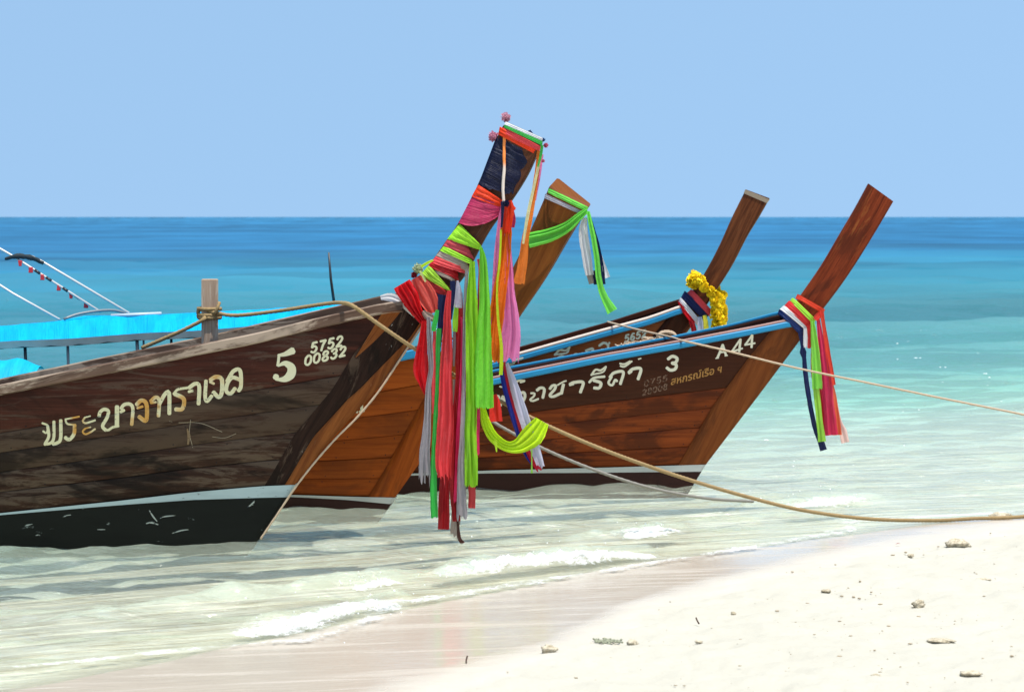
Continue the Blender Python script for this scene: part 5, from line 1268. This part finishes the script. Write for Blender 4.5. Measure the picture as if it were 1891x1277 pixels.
# ------------------------------------------------------------------ things washed up on the sand
def on_sand(px, py):
    Y = 12.0
    for _ in range(30):
        x = (px-CX)/FPX*Y; z = gz(x, Y); Y = FPX*(EYE-z)/(py-HOR)
    return Vector((x, Y, z))
t = NT('coral_rock'); p = t.pos(); n = t.noise(p, 45, 6, .7); c = t.mix(t.ramp(n, .35, .65), (.36, .30, .20), (.64, .56, .42)); M_rock = t.done(t.princ(c, .9, .2, t.bump(n, .9, .02)))
M_rockd = plain('debris_dark', (0.36, 0.29, 0.20), .9, .1, 40); M_leaf = plain('leaf_red', (0.30, 0.05, 0.025), .6, .3); M_twig = plain('twig_dark', (0.07, 0.04, 0.03), .8, .2)
def rock_data(c, sx, sy, sz, seed, nu=12, nv=8):
    V = []
    for i in range(nv):
        ph = -math.pi/2+math.pi*i/(nv-1)
        for j in range(nu):
            th = 2*math.pi*j/nu; d = Vector((math.cos(th)*math.cos(ph), math.sin(th)*math.cos(ph), math.sin(ph)))
            k = 1+0.40*mnoise.noise(d*1.7+Vector((seed, 0, 0)))+0.22*mnoise.noise(d*4.5+Vector((0, seed, 0)))
            V.append((c[0]+d.x*sx*k, c[1]+d.y*sy*k, c[2]+d.z*sz*k))
    return V, grid_faces(nv, nu, True)
def rock(label, px, py, wpx, hpx, name='coral_fragment', cat='coral', mat=None):
    c = on_sand(px, py); s = c.y/FPX; V, F = rock_data((c.x, c.y, c.z+hpx*s*.30), wpx*s*.5, wpx*s*.36, hpx*s*.55, px*.37, 22, 14)
    return mk(name, V, F, mat or M_rock, label=label, cat=cat, group='coral pieces washed up on the sand', sm=True)
rock('pitted coral lump lying alone near the right edge on dry sand', 1768, 1008, 42, 16)
rock('coral lump at the right edge beside the end of the tan rope', 1848, 958, 40, 15)
rock('rounded tan stone in the wet sand below the coloured reflections', 1014, 1206, 30, 19)
rock('small flat tan stone right of the weedy patch', 1168, 1190, 20, 11)
rock('pale cone-shaped coral fragment on the open dry sand', 1697, 1121, 24, 17)
rock('small brown pebble above the dry sand on the wet margin', 1682, 1027, 12, 6)
rock('low flat coral piece at the bottom edge in the right corner', 1792, 1246, 40, 10)
rock('coral crumbs at the lower edge left of the corner piece', 1617, 1250, 18, 8)
rock('little dark pebble beside the black twig', 1354, 1134, 10, 6)
rock('brown pebble at the left of the dry sand', 1290, 1186, 14, 6)
rock('flat brown pebble nearest the flat tan stone', 1274, 1197, 12, 6)
rock('small greenish pebble mid-way up the dry sand', 1526, 1092, 18, 6)
rock('thin bleached coral stick flat on the sand at far right', 1816, 1071, 26, 5)
rock('long bleached coral stick in the lower right sand', 1738, 1184, 50, 7)
# weed patch
mb = MB()
for k in range(70):
    q = on_sand(1122+random.gauss(0, 11), 1184+random.gauss(0, 2)); s = 0.006
    V, F = rock_data((q.x, q.y, q.z+.004), s*random.uniform(.6, 1.8), s, s*.8, k, 6, 4); mb.add(V, F)
mb.make('weed_patch', plain('weed_grey', (.28, .29, .20), .9), kind='stuff', label='grey green patch of weed and grit on the wet sand', cat='seaweed')
def leaf(label, px, py, wpx, name='leaf'):
    c = on_sand(px, py); s = c.y/FPX*wpx; V = []
    for i in range(7):
        u = i/6-.5
        for j in (-1, 0, 1): V.append((c.x+u*s, c.y+j*.25*s*(1-4*u*u), c.z+.008+.12*s*(1-4*u*u)*(abs(j)*.8+.2)+.1*s*u))
    return mk(name, V, grid_faces(7, 3), M_leaf, label=label, cat='leaf')
leaf('dry red leaf standing on the wet sand below the rope', 1658, 1006, 9)
leaf('dry red leaf lying in the thin wash above the rope', 1790, 913, 15)
def twig(label, pts):
    c = on_sand(*pts[0]); P = [c+Vector(((x-pts[0][0])*c.y/FPX, 0.01*i, (pts[0][1]-y)*c.y/FPX)) for i, (x, y) in enumerate(pts)]
    cord(label, P, .0035, M_twig, 'twig', 'twig', 0, group=None, step=.01)
twig('short black twig sticking out of the sand', [(1291, 1151), (1288, 1146), (1286, 1141)])
twig('thin black twig standing in the shallow wash', [(861, 1224), (861, 1218), (863, 1212)])
# grit, shell bits and crumbs strewn over the dry sand
mb = MB(); k = 0
while k < 320:
    px = random.uniform(880, 1930); pyv = random.uniform(985, 1330)
    if random.random() < .25: pyv = 1130+random.gauss(0, 60); px = 1650+random.gauss(0, 160)
    q = on_sand(px, pyv)
    if float(wetness(np.array([q.x]), np.array([q.y]))[0]) > .35: continue
    r = min(.0075, 0.0015*random.paretovariate(1.7)); V, F = rock_data((q.x, q.y, q.z+r*.3+.004), r*random.uniform(.8, 2.2), r*1.1, r*.6, k, 6, 4)
    mb.add(V, F); k += 1
mb.make('beach_grit', M_rockd, kind='stuff')
